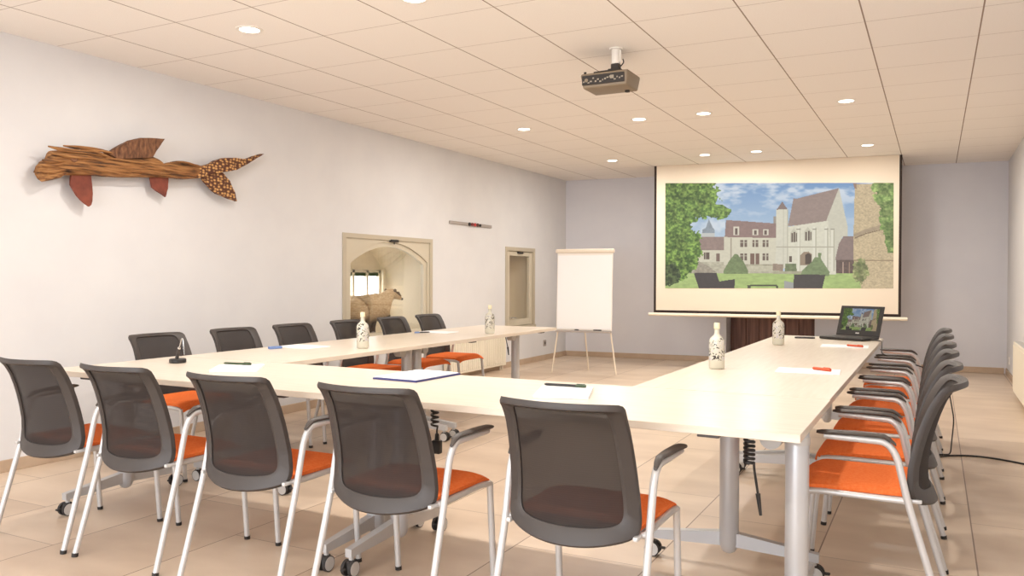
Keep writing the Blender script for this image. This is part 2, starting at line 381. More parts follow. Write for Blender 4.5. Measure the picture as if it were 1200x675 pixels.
r1 = niche(W1[0], W1[1], W1[2], W1[3], -5.62, 6.42, 7.62, 'niche', (6.62, 7.575, .70, 1.285), True)
r1.name = 'trim_1'; r1['kind'] = 'structure'
md = r1.modifiers.new('thick', 'SOLIDIFY'); md.thickness = .05; md.offset = 1
r2 = niche(W2[0], W2[1], W2[2], W2[3], -5.55, 9.75, 10.36, 'niche', None, False)
r2.name = 'trim_2'; r2['kind'] = 'structure'
md = r2.modifiers.new('thick', 'SOLIDIFY'); md.thickness = .05; md.offset = 1

def archz(y, y0, y1, zs, zt):
    u = (y-(y0+y1)/2)/((y1-y0)/2); return zs+(zt-zs)*(1-abs(u)**2.0)
def archpanel(bm, o, i, zs, zt, x0, x1, n=24):
    """rectangle o=(y0,y1,z0,z1) with an arched hole i=(y0,y1,z0), springing at zs, apex zt"""
    ys = [i[0]+(i[1]-i[0])*k/n for k in range(n+1)]
    def F(poly): prism(bm, poly, lambda a, b, t: Vector((t, a, b)), x0, x1)
    F([(o[0], o[2]), (i[0], o[2]), (i[0], o[3]), (o[0], o[3])]); F([(i[1], o[2]), (o[1], o[2]), (o[1], o[3]), (i[1], o[3])])
    if i[2] > o[2]: F([(i[0], o[2]), (i[1], o[2]), (i[1], i[2]), (i[0], i[2])])
    for k in range(n):
        F([(ys[k], archz(ys[k], i[0], i[1], zs, zt)), (ys[k+1], archz(ys[k+1], i[0], i[1], zs, zt)), (ys[k+1], o[3]), (ys[k], o[3])])
t = bpy.data.objects.new('window_1', None); C.objects.link(t); t['kind'] = 'structure'
bm = BM(); y0, y1, z0, z1 = W1
box(bm, XL-.05, XL+.012, y0, y0+.05, z0+.05, z1-.045); box(bm, XL-.05, XL+.012, y1-.05, y1, z0+.05, z1-.045); box(bm, XL-.05, XL+.012, y0, y1, z1-.045, z1); box(bm, XL-.05, XL+.03, y0, y1, z0, z0+.05)
obj('window_frame', bm, M['frame'], t)
bm = BM(); archpanel(bm, (y0+.05, y1-.05, z0+.05, z1-.045), (y0+.075, y1-.085, z0+.055), 1.37, 1.572, XL-.045, XL-.004); obj('arched_panel', bm, M['frame2'], t)
bm = BM(); archpanel(bm, (y0+.076, y1-.086, z0+.056, 1.562), (y0+.15, y1-.14, z0+.13), 1.345, 1.525, XL-.06, XL-.02)
for f in list(bm.faces):
    pass
sash = obj('window_sash', bm, M['frame2'], t)
# trim the sash corners to the arch outline (bisected by a boolean-free clip of vertices)
for v in sash.data.vertices:
    zz = archz(min(max(v.co.y, y0+.076), y1-.086), y0+.075, y1-.085, 1.37, 1.572)
    if v.co.z > zz: v.co.z = zz-.001
bm = BM(); box(bm, XL-.043, XL-.038, y0+.14, y1-.13, z0+.12, 1.53); 
for v in bm.verts:
    if v.co.z > 1.4: v.co.z = 1.34
# arched pane
n = 24; ys = [y0+.145+(y1-y0-.28)*k/n for k in range(n+1)]
for k in range(n):
    prism(bm, [(ys[k], 1.34), (ys[k+1], 1.34), (ys[k+1], archz(ys[k+1], ys[0], ys[-1], 1.348, 1.53)), (ys[k], archz(ys[k], ys[0], ys[-1], 1.348, 1.53))], lambda a, b, t_: Vector((t_, a, b)), XL-.043, XL-.038)
obj('pane', bm, M['glass'], t)
bm = BM(); box(bm, XL-.02, XL+.022, 7.02, 7.16, 1.572, 1.60, .006, 2); cyl(bm, (XL+.01, 7.09, 1.585), (XL+.01, 7.09, 1.55), .006, seg=10); obj('window_latch', bm, M['black'], t)
# outer casement: glazing bars towards outdoors
bm = BM(); wy0, wy1, wz0, wz1 = 6.62, 7.575, .70, 1.285; x1 = -5.62
def bar(a, b, c, d): box(bm, x1-.03, x1+.015, a, b, c, d)
bar(wy0, wy1, wz1-.03, wz1); bar(wy0, wy1, wz0, wz0+.03); bar(wy0, wy0+.03, wz0, wz1); bar(wy1-.03, wy1, wz0, wz1)
for yy in (6.86, 7.09, 7.335): bar(yy-.018, yy+.018, wz0, wz1)
bar(wy0, wy1, .955, .985)
obj('glazing_bars', bm, M['frame2'], t)

t = bpy.data.objects.new('window_2', None); C.objects.link(t); t['kind'] = 'structure'
bm = BM(); y0, y1, z0, z1 = W2
box(bm, XL-.05, XL+.014, y0, y0+.055, z0+.05, z1-.05); box(bm, XL-.05, XL+.014, y1-.05, y1, z0+.05, z1-.05); box(bm, XL-.05, XL+.014, y0, y1, z1-.05, z1); box(bm, XL-.05, XL+.03, y0, y1, z0, z0+.05)
obj('window_frame', bm, M['frame'], t)
bm = BM(); a0, a1, c0, c1 = y0+.06, y1-.055, z0+.055, z1-.055; w = .085
box(bm, XL-.055, XL-.006, a0, a0+w, c0, c1, .006, 1); box(bm, XL-.055, XL-.006, a1-w, a1, c0, c1, .006, 1); box(bm, XL-.055, XL-.006, a0+w, a1-w, c1-w*.75, c1, .006, 1); box(bm, XL-.055, XL-.006, a0+w, a1-w, c0, c0+w, .006, 1)
obj('window_sash', bm, M['frame2'], t)
bm = BM(); box(bm, XL-.04, XL-.035, a0+w-.01, a1-w+.01, c0+w-.01, c1-w*.7); obj('pane', bm, M['glass'], t)
bm = BM(); box(bm, XL-.01, XL+.02, 9.97, 10.12, 1.53, 1.555, .006, 2); obj('window_latch', bm, M['black'], t)
bm = BM(); cyl(bm, (XL-.01, 9.75, .66), (XL+.03, 9.75, .66), .012, seg=12); tube(bm, [(XL+.03, 9.75, .66), (XL+.03, 9.87, .655)], .008); obj('window_handle', bm, M['chrome'], t, True)

# sky side: a plain pale yard strip outside the glazed rear wall
# ---------------------------------------------------------------- ceiling lights
LP = [(-3.69, 3.67, 'recessed ceiling spot above the driftwood fish, leftmost of the lit spots'),
      (-2.49, 3.66, 'recessed ceiling spot cut by the top of the picture, left of the projector'),
      (-3.69, 7.38, 'recessed ceiling spot above the marker rail, beside the left wall'),
      (-3.67, 9.86, 'recessed ceiling spot above the flip chart, just left of the screen'),
      (-2.49, 7.40, 'recessed ceiling spot directly behind the projector, the brightest of its row'),
      (-1.88, 7.40, 'recessed ceiling spot right of and behind the projector'),
      (-2.50, 9.90, 'faint recessed ceiling spot close above the screen, nearest its left edge'),
      (-1.89, 9.90, 'small recessed ceiling spot close above the middle of the screen'),
      (-.68, 7.41, 'recessed ceiling spot over the right side of the screen, larger and nearer one'),
      (-.69, 9.97, 'recessed ceiling spot close above the screen\'s right end'),
      (-1.89, 3.66, None), (-.68, 3.66, None), (-3.69, .0, None), (-2.49, .0, None), (-1.29, .0, None), (-.08, .0, None)]
for i, (x, y, lab) in enumerate(LP):
    if lab:
        t = thing('recessed_ceiling_light', lab, 'ceiling light', (x, y, CEIL), 0, 'round recessed ceiling spots')
    else:
        t = thing('recessed_ceiling_light', 'round recessed ceiling spot outside the picture above the near part of the room', 'ceiling light', (x, y, CEIL), 0, 'recessed spots above and behind the viewer')
    bm = BM(); n = 32
    for (ra, za), (rb, zb) in (((.058, -.001), (.060, -.006)), ((.060, -.006), (.078, -.005)), ((.078, -.005), (.081, .0))):
        A = [bm.verts.new((ra*math.cos(2*PI*k/n), ra*math.sin(2*PI*k/n), za)) for k in range(n)]; Bv = [bm.verts.new((rb*math.cos(2*PI*k/n), rb*math.sin(2*PI*k/n), zb)) for k in range(n)]
        for k in range(n): bm.faces.new((A[k], A[(k+1) % n], Bv[(k+1) % n], Bv[k]))
    obj('trim_ring', bm, M['white'], t, True)
    bm = BM(); cyl(bm, (0, 0, -.0015), (0, 0, -.003), .0585, seg=n); obj('diffuser', bm, M['lightdisc'], t)
    ld = bpy.data.lights.new('spot_glow', 'AREA'); ld.shape = 'DISK'; ld.size = .11; ld.energy = 14 if i != 6 else 8; ld.color = (1, .96, .905)
    lo = bpy.data.objects.new('spot_glow', ld); C.objects.link(lo); lo.location = (x, y, CEIL-.012)

# ---------------------------------------------------------------- chairs
PROF = [(.165, .385), (.150, .42), (.141, .48), (.142, .54), (.152, .60), (.166, .66), (.181, .71), (.200, .76), (.220, .795), (.238, .820), (.257, .832), (.270, .835)]
cum = [0]
for a, b in zip(PROF, PROF[1:]): cum.append(cum[-1]+math.dist(a, b))
TOT = cum[-1]
def prof(v):
    s = max(0, min(1, v))*TOT
    for k in range(len(cum)-1):
        if s <= cum[k+1]+1e-9:
            u = (s-cum[k])/(cum[k+1]-cum[k]); a, b = PROF[k], PROF[k+1]
            return a[0]+(b[0]-a[0])*u, a[1]+(b[1]-a[1])*u
    return PROF[-1]
def back_pt(x, v, off=0):
    """back surface: x across, v 0..1 up; rear is -y; off moves along the surface normal (rearwards positive)"""
    r, z = prof(v); r2, z2 = prof(min(1, v+.02)); r1, z1 = prof(max(0, v-.02))
    tx, tz = r2-r1, z2-z1; l = math.hypot(tx, tz); nx, nz = tz/l, -tx/l
    hw = .213
    sag = .055*(1-(x/hw)**2)
    return Vector((x, -(r+sag+off*nx), z+off*nz))
def hwv(v): return .226-.026*v+.014*max(0, (v-.8)/.2)**2
def ring_pt(th, ins_s, ins_t, ins_b, e):
    c, s = math.cos(th), math.sin(th)
    c, s = (c/max(abs(c), abs(s)), s/max(abs(c), abs(s)))
    q = (abs(c)**e+abs(s)**e)**(1/e); c, s = c/q, s/q
    cc, ss = c, s
    vt, vb = 1-ins_t/TOT, ins_b/TOT
    v = (vt+vb)/2+ss*(vt-vb)/2
    x = cc*(hwv(v)-ins_s)
    lift = .085*(abs(x)/.228)**2.2*max(0, (0.40-v)/.40)       # bottom corners sit higher than the middle
    return x, v+lift
def backrest_bms():
    n = 120; ring = BM(); rows = []
    specs = [(0, 0, 0, 13, .005), (.003, .003, .004, 13, .013), (.034, .022, .044, 11, .014), (.046, .032, .060, 11, .006), (.047, .033, .061, 11, -.004), (.034, .020, .044, 11, -.010), (.002, .001, .002, 13, -.007)]
    for a, b, c, e, off in specs:
        row = []
        for k in range(n):
            x, v = ring_pt(2*PI*(k+.5)/n, a, b, c, e); row.append(ring.verts.new(back_pt(x, v, off)))
        rows.append(row)
    m_ = len(rows)
    for i in range(m_):
        A, B = rows[i], rows[(i+1) % m_]
        for k in range(n): ring.faces.new((A[k], A[(k+1) % n], B[(k+1) % n], B[k]))
    net = BM(); K = 12; prev = None; cx, cv = 0, .5
    for j in range(K+1):
        f = 1-j/K*.999
        row = []
        for k in range(n):
            x, v = ring_pt(2*PI*(k+.5)/n, .042, .029, .056, 11); x = x*f; v = cv+(v-cv)*f
            row.append(net.verts.new(back_pt(x, v, .001)))
        if prev:
            for k in range(n): net.faces.new((prev[k], prev[(k+1) % n], row[(k+1) % n], row[k]))
        prev = row
    return ring, net
def make_chair():
    t = thing('conference_chair', 'x', 'chair')
    # seat cushion with a waterfall front
    bm = BM(); nx, ny = 18, 22; zt = []
    def top(u, w):      # u -1..1, w 0..1 back to front
        y = -.150+.400*w; hw = .216+.012*w
        x = u*hw
        eu = abs(u)**6; z = .470-.018*eu-.012*math.sin(PI*w)*(1-u*u)*.6
        if w > .8: z -= .040*((w-.8)/.2)**2
        if w < .06: z -= .012*(1-w/.06)
        return Vector((x*(1-.02*(w > .9)*(w-.9)*10*abs(u)), y, z))
    T_ = [[bm.verts.new(top(-1+2*i/nx, j/ny)) for i in range(nx+1)] for j in range(ny+1)]
    B_ = [[bm.verts.new(Vector((T_[j][i].co.x*.985, T_[j][i].co.y*.985, min(.437, T_[j][i].co.z-.006)))) for i in range(nx+1)] for j in range(ny+1)]
    for j in range(ny):
        for i in range(nx):
            bm.faces.new((T_[j][i], T_[j][i+1], T_[j+1][i+1], T_[j+1][i])); bm.faces.new((B_[j][i], B_[j+1][i], B_[j+1][i+1], B_[j][i+1]))
    for j in range(ny):
        bm.faces.new((T_[j][0], T_[j+1][0], B_[j+1][0], B_[j][0])); bm.faces.new((T_[j][nx], B_[j][nx], B_[j+1][nx], T_[j+1][nx]))
    for i in range(nx):
        bm.faces.new((T_[0][i], B_[0][i], B_[0][i+1], T_[0][i+1])); bm.faces.new((T_[ny][i], T_[ny][i+1], B_[ny][i+1], B_[ny][i]))
    obj('seat', bm, M['seat'], t, True)
    # seat pan + side rails + cross bars
    bm = BM()
    box(bm, -.212, .212, -.15, .20, .418, .436, .006, 2)
    for s in (-1, 1): tube(bm, fillet([(s*.226, -.125, .425), (s*.226, .16, .428), (s*.224, .225, .420)], .03), .0115, 10)
    tube(bm, [(-.235, -.125, .425), (.235, -.125, .425)], .010, 10)
    obj('seat_frame', bm, M['legw'], t, True)
    for s in (-1, 1):
        bm = BM(); tube(bm, [(s*.224, .228, .424), (s*.2245, .245, .22), (s*.225, .262, .012)], .0125, 12)
        lg = obj('leg', bm, M['legw'], t, True)
        bm = BM(); cyl(bm, (s*.225, .263, 0), (s*.225, .2615, .016), .0135, .0138, 14); obj('foot_cap', bm, M['black'], lg, True)
        bm = BM(); tube(bm, fillet([(s*.252, -.258, .012), (s*.248, -.205, .19), (s*.245, -.137, .42), (s*.246, -.100, .585), (s*.248, -.068, .632), (s*.262, .14, .640)], .045, 5), .0125, 12)
        lg = obj('leg', bm, M['legw'], t, True)
        bm = BM(); cyl(bm, (s*.252, -.2605, 0), (s*.252, -.2585, .016), .0135, .0138, 14); obj('foot_cap', bm, M['black'], lg, True)
        # arm pad
        bm = BM(); rows = []
        for k in range(15):
            u = k/14; y = -.098+.262*u; z = .651+.004*math.sin(PI*u*.9)-(.026*(1-u/.16)**1.5 if u < .16 else 0)
            w = .009+.013*math.sin(PI*min(1, u*.62+.0))**.9; w = w*(.7 if k in (0, 14) else 1); h = .0085*(.6 if k in (0, 14) else 1)
            rows.append([bm.verts.new((s*(.251+.052*max(0, y+.07))+w*math.cos(a)*1., y, z+h*math.sin(a))) for a in [2*PI*q/12 for q in range(12)]])
        for A, Bq in zip(rows, rows[1:]):
            for q in range(12): bm.faces.new((A[q], A[(q+1) % 12], Bq[(q+1) % 12], Bq[q]))
        bm.faces.new(rows[0][::-1]); bm.faces.new(rows[-1])
        obj('armrest', bm, M['armpad'], t, True)
    ring, net = backrest_bms()
    br = obj('backrest', ring, M['darkgrey'], t, True)
    obj('backrest_net', net, M['net'], br, True, label='see-through dark woven net')
    # bracket that ties the back to the seat frame
    for s in (-1, 1):
        bm = BM(); box(bm, s*.214-.008, s*.214+.008, -.180, -.128, .418, .432, .004, 2)
        obj('back_bracket', bm, M['legw'], t, True)
    return t
def copy_tree(o, parent=None):
    c = o.copy(); C.objects.link(c); c.parent = parent
    for ch in list(o.children): copy_tree(ch, c)
    return c
proto = make_chair(); used = [False]
def place_chair(x, y, rz, label, group):
    if used[0]: o = copy_tree(proto)
    else: o = proto; used[0] = True
    o.location = (x, y, 0); o.rotation_euler = (0, 0, rz); o['label'] = label; o['group'] = group
fr = ['black net-back chair at the near table, leftmost, cut by the picture edge',
      'black net-back chair with orange seat at the near table, second from the left',
      'black net-back chair with orange seat at the near table, middle one of its five',
      'black net-back chair at the near table, fourth from the left',
      'black net-back chair with orange seat at the near table, rightmost and largest of its row']
for (x, y, a), lb in zip([(-3.612, 2.51, 0), (-3.03, 2.51, 0), (-2.390, 2.51, 0), (-1.735, 2.51, 0), (-1.005, 2.51, 0)], fr):
    place_chair(x, y, math.radians(a), lb, 'chairs along the near table')
rl = ['orange-seated chair in the right-hand row, nearest one with its whole seat showing',
      'orange-seated chair in the right-hand row, second from the near end',
      'orange-seated chair in the right-hand row, third from the near end',
      'orange-seated chair in the right-hand row, fourth from the near end',
      'orange-seated chair in the right-hand row, second from the laptop end',
      'orange-seated chair in the right-hand row, farthest one, beside the laptop']
for y, lb in zip([3.41, 4.03, 4.69, 5.293, 6.03, 6.727], rl): place_chair(-.215, y, PI/2, lb, 'chairs along the right table')
ll = ['dark net-back chair by the left wall, behind the small microphone',
      'dark net-back chair by the left wall, second from the near end',
      'dark net-back chair by the left wall, third from the near end',
      'dark net-back chair by the left wall, partly behind a bottle',
      'dark net-back chair by the left wall under the arched window\'s middle',
      'dark net-back chair by the left wall, farthest one, at the arched window\'s right edge']
for y, lb in zip([3.60, 4.24, 4.84, 5.50, 6.14, 6.75], ll): place_chair(-4.17, y, -PI/2, lb, 'chairs along the left table')

# ---------------------------------------------------------------- tables
def make_table():
    t = thing('folding_table', 'x', 'table')
    W, D = .8997, .3985
    bm = BM(); box(bm, -W, W, -D, D,   .714, .74, .0012, 1); top = obj('tabletop', bm, M['table'], t)
    bm = BM(); box(bm, -.80, .80, -.03, .03, .655, .695, .004, 1); obj('crossbar', bm, M['alu'], t, True)
    for s in (-1, 1):
        x = s*.835
        bm = BM(); lathe(bm, [(.012, .062), (.026, .070), (.034, .085), (.0395, .105), (.0395, .690), (.039, .692), (.039, .700)], 28, (x, 0, 0)); obj('leg', bm, M['alu'], t, True)
        bm = BM(); box(bm, x-.035-.0, x+.035, -.20, .20, .700, .714, .003, 1); box(bm, x-s*.02-.05, x-s*.02+.05, -.030, .030, .664, .700, .008, 2)
        cyl(bm, (x-s*.085, -.03, .650), (x-s*.085, .03, .650), .038, seg=20); cyl(bm, (x, 0, .636), (x, 0, .662), .0425, seg=24); box(bm, min(x, x-s*.10), max(x, x-s*.10), -.024, .024, .640, .663, .004, 1)
        obj('hinge_bracket', bm, M['hub'], t, True)
        bm = BM()
        for q in (-1, 1):     # arched foot: highest at the column, lower at the castors
            A = [(x-.02, 0, .155), (x+.02, 0, .155), (x+.02, 0, .095), (x-.02, 0, .095)]
            Bv = [(x-.016, q*.355, .112), (x+.016, q*.355, .112), (x+.016, q*.355, .078), (x-.016, q*.355, .078)]
            va = [bm.verts.new(p) for p in A]; vb = [bm.verts.new(p) for p in Bv]
            for k in range(4): bm.faces.new((va[k], va[(k+1) % 4], vb[(k+1) % 4], vb[k]))
            bm.faces.new(vb)
        foot = obj('foot_beam', bm, M['alu'], t)
        for q in (-1, 1):
            bm = BM(); yy = q*.335
            cyl(bm, (x, yy, .082), (x, yy, .06), .011, seg=12, mi=1)
            box(bm, x-.009, x+.009, yy-.024, yy+.020, .026, .064, .004, 1, mi=0)
            for s2 in (-1, 1):
                cyl(bm, (x+s2*.010, yy-.008, .0325), (x+s2*.024, yy-.008, .0325), .0325, seg=24, mi=0)
                cyl(bm, (x+s2*.0241, yy-.008, .0325), (x+s2*.0255, yy-.008, .0325), .0285, seg=24, mi=1)
            box(bm, x-.009, x+.009, yy-.062*1, yy-.038, .034, .042, .002, 1, mi=0)
            obj('castor', bm, [M['tyre'], M['hub']], foot, True)
    for s in (-1, 1):
        for q in (-1, 1):
            bm = BM(); box(bm, s*.62-.035, s*.62+.035, q*.372-.018, q*.372+.018, .704, .7138, .002, 1); obj('link_bracket', bm, M['darkgrey'], t)
    return t
tp = make_table(); first = [True]
for x, y, rz, lb in [(-3.055, 2.965, 0, 'maple folding table, left half of the near side, under the microphone'),
                     (-1.255, 2.965, 0, 'maple folding table, right half of the near side, its corner leg in view'),
                     (-3.54, 4.275, PI/2, 'light maple folding table of the left side, nearer half, with the first bottle'),
                     (-3.54, 6.075, PI/2, 'light maple folding table of the left side, farther half towards the flip chart'),
                     (-.757, 4.275, PI/2, 'maple folding table of the right side, nearer half with an orange pen'),
                     (-.757, 6.075, PI/2, 'light maple folding table of the right side, farther half under the laptop')]:
    if first[0]: o = tp; first[0] = False
    else: o = copy_tree(tp)
    o.location = (x, y, 0); o.rotation_euler = (0, 0, rz); o['label'] = lb; o['group'] = 'folding tables joined into a U'

# ---------------------------------------------------------------- cables
def coil(pts0, r, turns, z0, z1, x, y, wr):
    out = []
    n = int(turns*14)
    for k in range(n+1):
        a = 2*PI*k/14; out.append((x+r*math.cos(a), y+r*math.sin(a), z0+(z1-z0)*k/n))
    return out
def hang(label, x, y, z0, z1, z2, dx, dy, plug, coilr=.016):
    t = thing('cable', label, 'cable', (x, y, z0), 0)
    bm = BM()
    if coilr: tube(bm, coil(None, coilr, 9, 0, z1-z0, 0, 0, 0), .0058, 6); last = (coilr, 0, z1-z0)
    else: last = (0, 0, 0)
    tube(bm, fillet([last, (last[0]*.5+dx*.3, dy*.3, (z1-z0)-.02), (dx, dy, z2-z0)], .03), .0045, 8)
    obj('cord', bm, M['black'], t, True)
    bm = BM()
    if plug == 'slim': cyl(bm, (dx, dy, z2-z0), (dx+.01, dy, z2-z0-.075), .0085, .005, 12)
    else: box(bm, dx-.022, dx+.022, dy-.016, dy+.016, z2-z0-.065, z2-z0, .006, 2); cyl(bm, (dx, dy, z2-z0), (dx, dy, z2-z0+.03), .012, .009, 12)
    obj('plug', bm, M['black'], t, True)
hang('black coiled cable hanging under the near right table corner beside its silver leg', -.572, 2.91, .697, .565, .46, .03, .0, 'slim')
hang('black coiled cable with a thick plug hanging under the middle of the near table', -2.11, 3.28, .697, .50, .43, .0, .02, 'block')
hang('thin black cable with a plug hanging at the far left table leg', -3.61, 6.80, .712, .70, .55, .03, .03, 'slim', 0)
bm = BM(); pts = [(.02, 6.2, .006), (.09, 6.285, .006), (.235, 6.35, .006), (.383, 6.32, .006), (.55, 6.21, .006), (.68, 6.05, .006), (.79, 6.0, .006)]
P = []
for k in range(len(pts)-1):
    for j in range(8):
        tt = j/8; p0, p1, p2, p3 = [Vector(pts[max(0, min(len(pts)-1, k+d))]) for d in (-1, 0, 1, 2)]
        P.append(.5*((2*p1)+(-p0+p2)*tt+(2*p0-5*p1+4*p2-p3)*tt*tt+(-p0+3*p1-3*p2+p3)*tt**3))
P.append(Vector(pts[-1])); tube(bm, P, .006, 8)
single('floor_cable', bm, M['black'], 'black cable lying across the floor from the right chair row to the right wall', 'cable', smooth=True)
bm = BM(); tube(bm, fillet([(-.43, 6.66, .748), (-.345, 6.56, .750), (-.335, 6.36, .67), (-.10, 6.353, .60), (.07, 6.353, .55), (.12, 6.33, .25), (.10, 6.29, .014), (.06, 6.25, .018)], .04), .0045, 8)
single('laptop_cable', bm, M['black'], 'thin black lead dropping from the laptop over the table edge behind the chairs', 'cable', smooth=True)

# ---------------------------------------------------------------- the projected picture, painted as a grid of coloured cells
def paint(W, H):
    xs = (np.arange(W)+.5)/W*267.; ys = (np.arange(H)+.5)/H*124.
    X, Y = np.meshgrid(xs, ys)
    def vn(sx, sy, seed, oct=3):
        out = np.zeros_like(X); amp = 1; tot = 0
        for o in range(oct):
            r = np.random.RandomState(seed+o); G = r.rand(90*2**o if 90*2**o < 800 else 800, 800)
            gx, gy = X/sx*2**o, Y/sy*2**o; ix, iy = gx.astype(int) % 790, gy.astype(int) % (G.shape[0]-2); fx, fy = gx-np.floor(gx), gy-np.floor(gy)
            fx = fx*fx*(3-2*fx); fy = fy*fy*(3-2*fy)
            v = (G[iy, ix]*(1-fx)+G[iy, ix+1]*fx)*(1-fy)+(G[iy+1, ix]*(1-fx)+G[iy+1, ix+1]*fx)*fy
            out += v*amp; tot += amp; amp *= .55
        return out/tot
    c = lambda r, g, b: np.array([r, g, b])/255.
    img = np.zeros((H, W, 3))
    k = np.clip(Y/75, 0, 1)[..., None]; img[:] = c(112, 150, 196)*(1-k)+c(190, 208, 222)*k
    cl = vn(22, 9, 5, 4); m_ = np.clip((cl-.5)*5, 0, 1)*np.clip(1.25-Y/45, 0.1, 1)
    m_ = np.maximum(m_, np.clip((vn(16, 12, 9, 3)-.35)*3, 0, 1)*((X < 75) & (Y > 38))*.9)
    img = img*(1-m_[..., None]*.8)+c(228, 232, 236)*m_[..., None]*.8
    def A(p): return [(q[0]/4.964-4, q[1]/4.964-6) for q in p]          # left half notes
    def B(p): return [(q[0]/4.964+132, q[1]/4.964-6) for q in p]        # right half notes
    def poly(p, col, tex=0, seed=1, sc=(3, 2)):
        ins = np.zeros(X.shape, bool); n = len(p)
        for i in range(n):
            x0, y0 = p[i]; x1, y1 = p[(i+1) % n]
            if y0 == y1: continue
            cnd = ((Y >= min(y0, y1)) & (Y < max(y0, y1))); xi = x0+(Y-y0)*(x1-x0)/(y1-y0)
            ins ^= cnd & (X < xi)
        t_ = 1+(vn(sc[0], sc[1], seed)-.5)*tex
        v = col[None, None, :]*t_[..., None]
        img[ins] = np.clip(v, 0, 1)[ins]; return ins
    def rect(f, a, b, c0, d, col, **k): return poly(f([(a, b), (c0, b), (c0, d), (a, d)]), col, **k)
    stone, stone2, roof, dark = c(214, 206, 180), c(198, 190, 166), c(140, 112, 104), c(92, 76, 66)
    # lawn
    rect(A, 0, 555, 1400, 660, c(168, 190, 110), tex=.25, seed=31, sc=(5, 2))
    # church spire and low wing on the left
    poly(A([(248, 340), (255, 300), (275, 290), (293, 240), (315, 285), (330, 305), (330, 345)]), c(138, 148, 156), tex=.3)
    rect(A, 250, 322, 330, 345, c(196, 196, 190))
    poly(A([(170, 420), (200, 345), (390, 345), (385, 425)]), c(146, 122, 112), tex=.2)
    rect(A, 150, 422, 390, 500, stone, tex=.12); rect(A, 262, 435, 298, 475, dark); rect(A, 340, 440, 362, 488, c(120, 96, 84))
    rect(A, 272, 435, 277, 475, stone2)
    rect(A, 120, 490, 700, 556, c(186, 178, 152), tex=.3, seed=8); rect(A, 132, 498, 158, 552, c(84, 66, 52))
    # main house
    rect(A, 386, 340, 720, 510, stone, tex=.08)
    poly(A([(390, 345), (398, 246), (470, 250), (720, 268), (720, 352)]), roof, tex=.15, seed=3)
    for x0 in (443, 556, 618):
        rect(A, x0, 285 if x0 < 500 else 300, x0+34, 335, c(220, 210, 188)); rect(A, x0+9, 295 if x0 < 500 else 306, x0+25, 332, c(96, 78, 70))
    for x0, x1_ in ((484, 526), (556, 590), (616, 652)):
        for yy, y2 in ((362, 402), (442, 482)):
            rect(A, x0, yy, x1_, y2, c(104, 86, 74)); xm = (x0+x1_)/2; rect(A, xm-3, yy, xm+3, y2, stone); rect(A, x0, yy+13, x1_, yy+16, stone2)
    rect(A, 545, 442, 596, 505, c(116, 88, 74)); rect(A, 568, 442, 574, 505, stone)
    rect(A, 424, 350, 432, 480, c(170, 158, 136))
    rect(A, 480, 505, 720, 520, c(168, 160, 134), tex=.5); rect(A, 530, 512, 720, 545, c(196, 188, 160), tex=.2)
    # the great hall with steep roof
    poly(B([(88, 282), (120, 118), (135, 122), (375, 60), (320, 245), (300, 262)]), c(150, 128, 118), tex=.12, seed=6)
    poly(B([(375, 60), (425, 290), (425, 345), (395, 345), (360, 470), (360, 565), (318, 540), (305, 250)]), c(206, 200, 178), tex=.08)
    poly(B([(90, 285), (315, 250), (330, 400), (360, 565), (80, 560)]), c(222, 216, 192), tex=.10, seed=12)
    poly(B([(20, 185), (85, 185), (88, 530), (18, 530)]), c(216, 210, 188), tex=.08); poly(B([(22, 186), (55, 138), (86, 182)]), c(128, 108, 100))
    poly(B([(5, 225), (20, 225), (20, 265), (5, 265)]), c(150, 140, 128))
    for x0 in (60, 84): rect(B, x0, 185, x0+4, 530, c(190, 184, 160))
    for x0, yy in ((106, 312), (186, 304)):
        poly(B([(x0-4, yy+64), (x0-4, yy+10), (x0+16, yy-18), (x0+38, yy+10), (x0+38, yy+64)]), c(198, 192, 168))
        rect(B, x0+2, yy+10, x0+11, yy+62, dark); rect(B, x0+16, yy+4, x0+25, yy+62, dark); rect(B, x0+29, yy+10, x0+35, yy+60, dark)
    for x0 in (142, 232, 298, 332):
        rect(B, x0, 285 if x0 < 300 else 300, x0+13, 545, c(230, 224, 202)); rect(B, x0+13, 290 if x0 < 300 else 305, x0+18, 545, c(182, 176, 152)); rect(B, x0-4, 296, x0+20, 302, c(150, 144, 126))
    rect(B, 20, 400, 350, 408, c(176, 168, 146)); rect(B, 95, 458, 112, 492, dark)
    poly(B([(160, 510), (160, 450), (178, 432), (205, 430), (225, 445), (225, 510)]), c(150, 128, 104)); poly(B([(186, 505), (186, 450), (205, 438), (222, 450), (222, 505)]), c(74, 60, 50))
    poly(B([(0, 500), (60, 505), (60, 545), (0, 540)]), c(150, 130, 110), tex=.3)
    poly(B([(75, 500), (135, 500), (140, 545), (70, 545)]), c(112, 122, 84), tex=.4); rect(B, 0, 545, 200, 562, c(170, 164, 134), tex=.2)
    # barn right of the hall
    poly(B([(355, 480), (375, 385), (400, 342), (470, 340), (470, 480)]), c(136, 114, 106), tex=.15); rect(B, 362, 480, 470, 556, c(96, 76, 68), tex=.4)
    rect(B, 395, 490, 402, 556, c(180, 150, 130)); rect(B, 430, 490, 438, 556, c(150, 120, 100))
    # round stone tower
    poly(B([(462, 38), (672, 30), (672, 645), (500, 645), (478, 560), (456, 480), (456, 330)]), c(200, 176, 136), tex=.35, seed=21, sc=(1.6, 1.1))
    poly(B([(452, 34), (470, 34), (474, 66), (460, 60)]), c(150, 120, 100))
    poly(B([(456, 330), (520, 300), (600, 275), (660, 265), (660, 292), (600, 300), (520, 322), (462, 350)]), c(168, 146, 116), tex=.2); poly(B([(460, 350), (520, 323), (600, 302), (660, 293), (660, 297), (600, 307), (520, 329), (462, 356)]), c(120, 98, 74))
    rect(B, 456, 478, 672, 485, c(150, 126, 94))
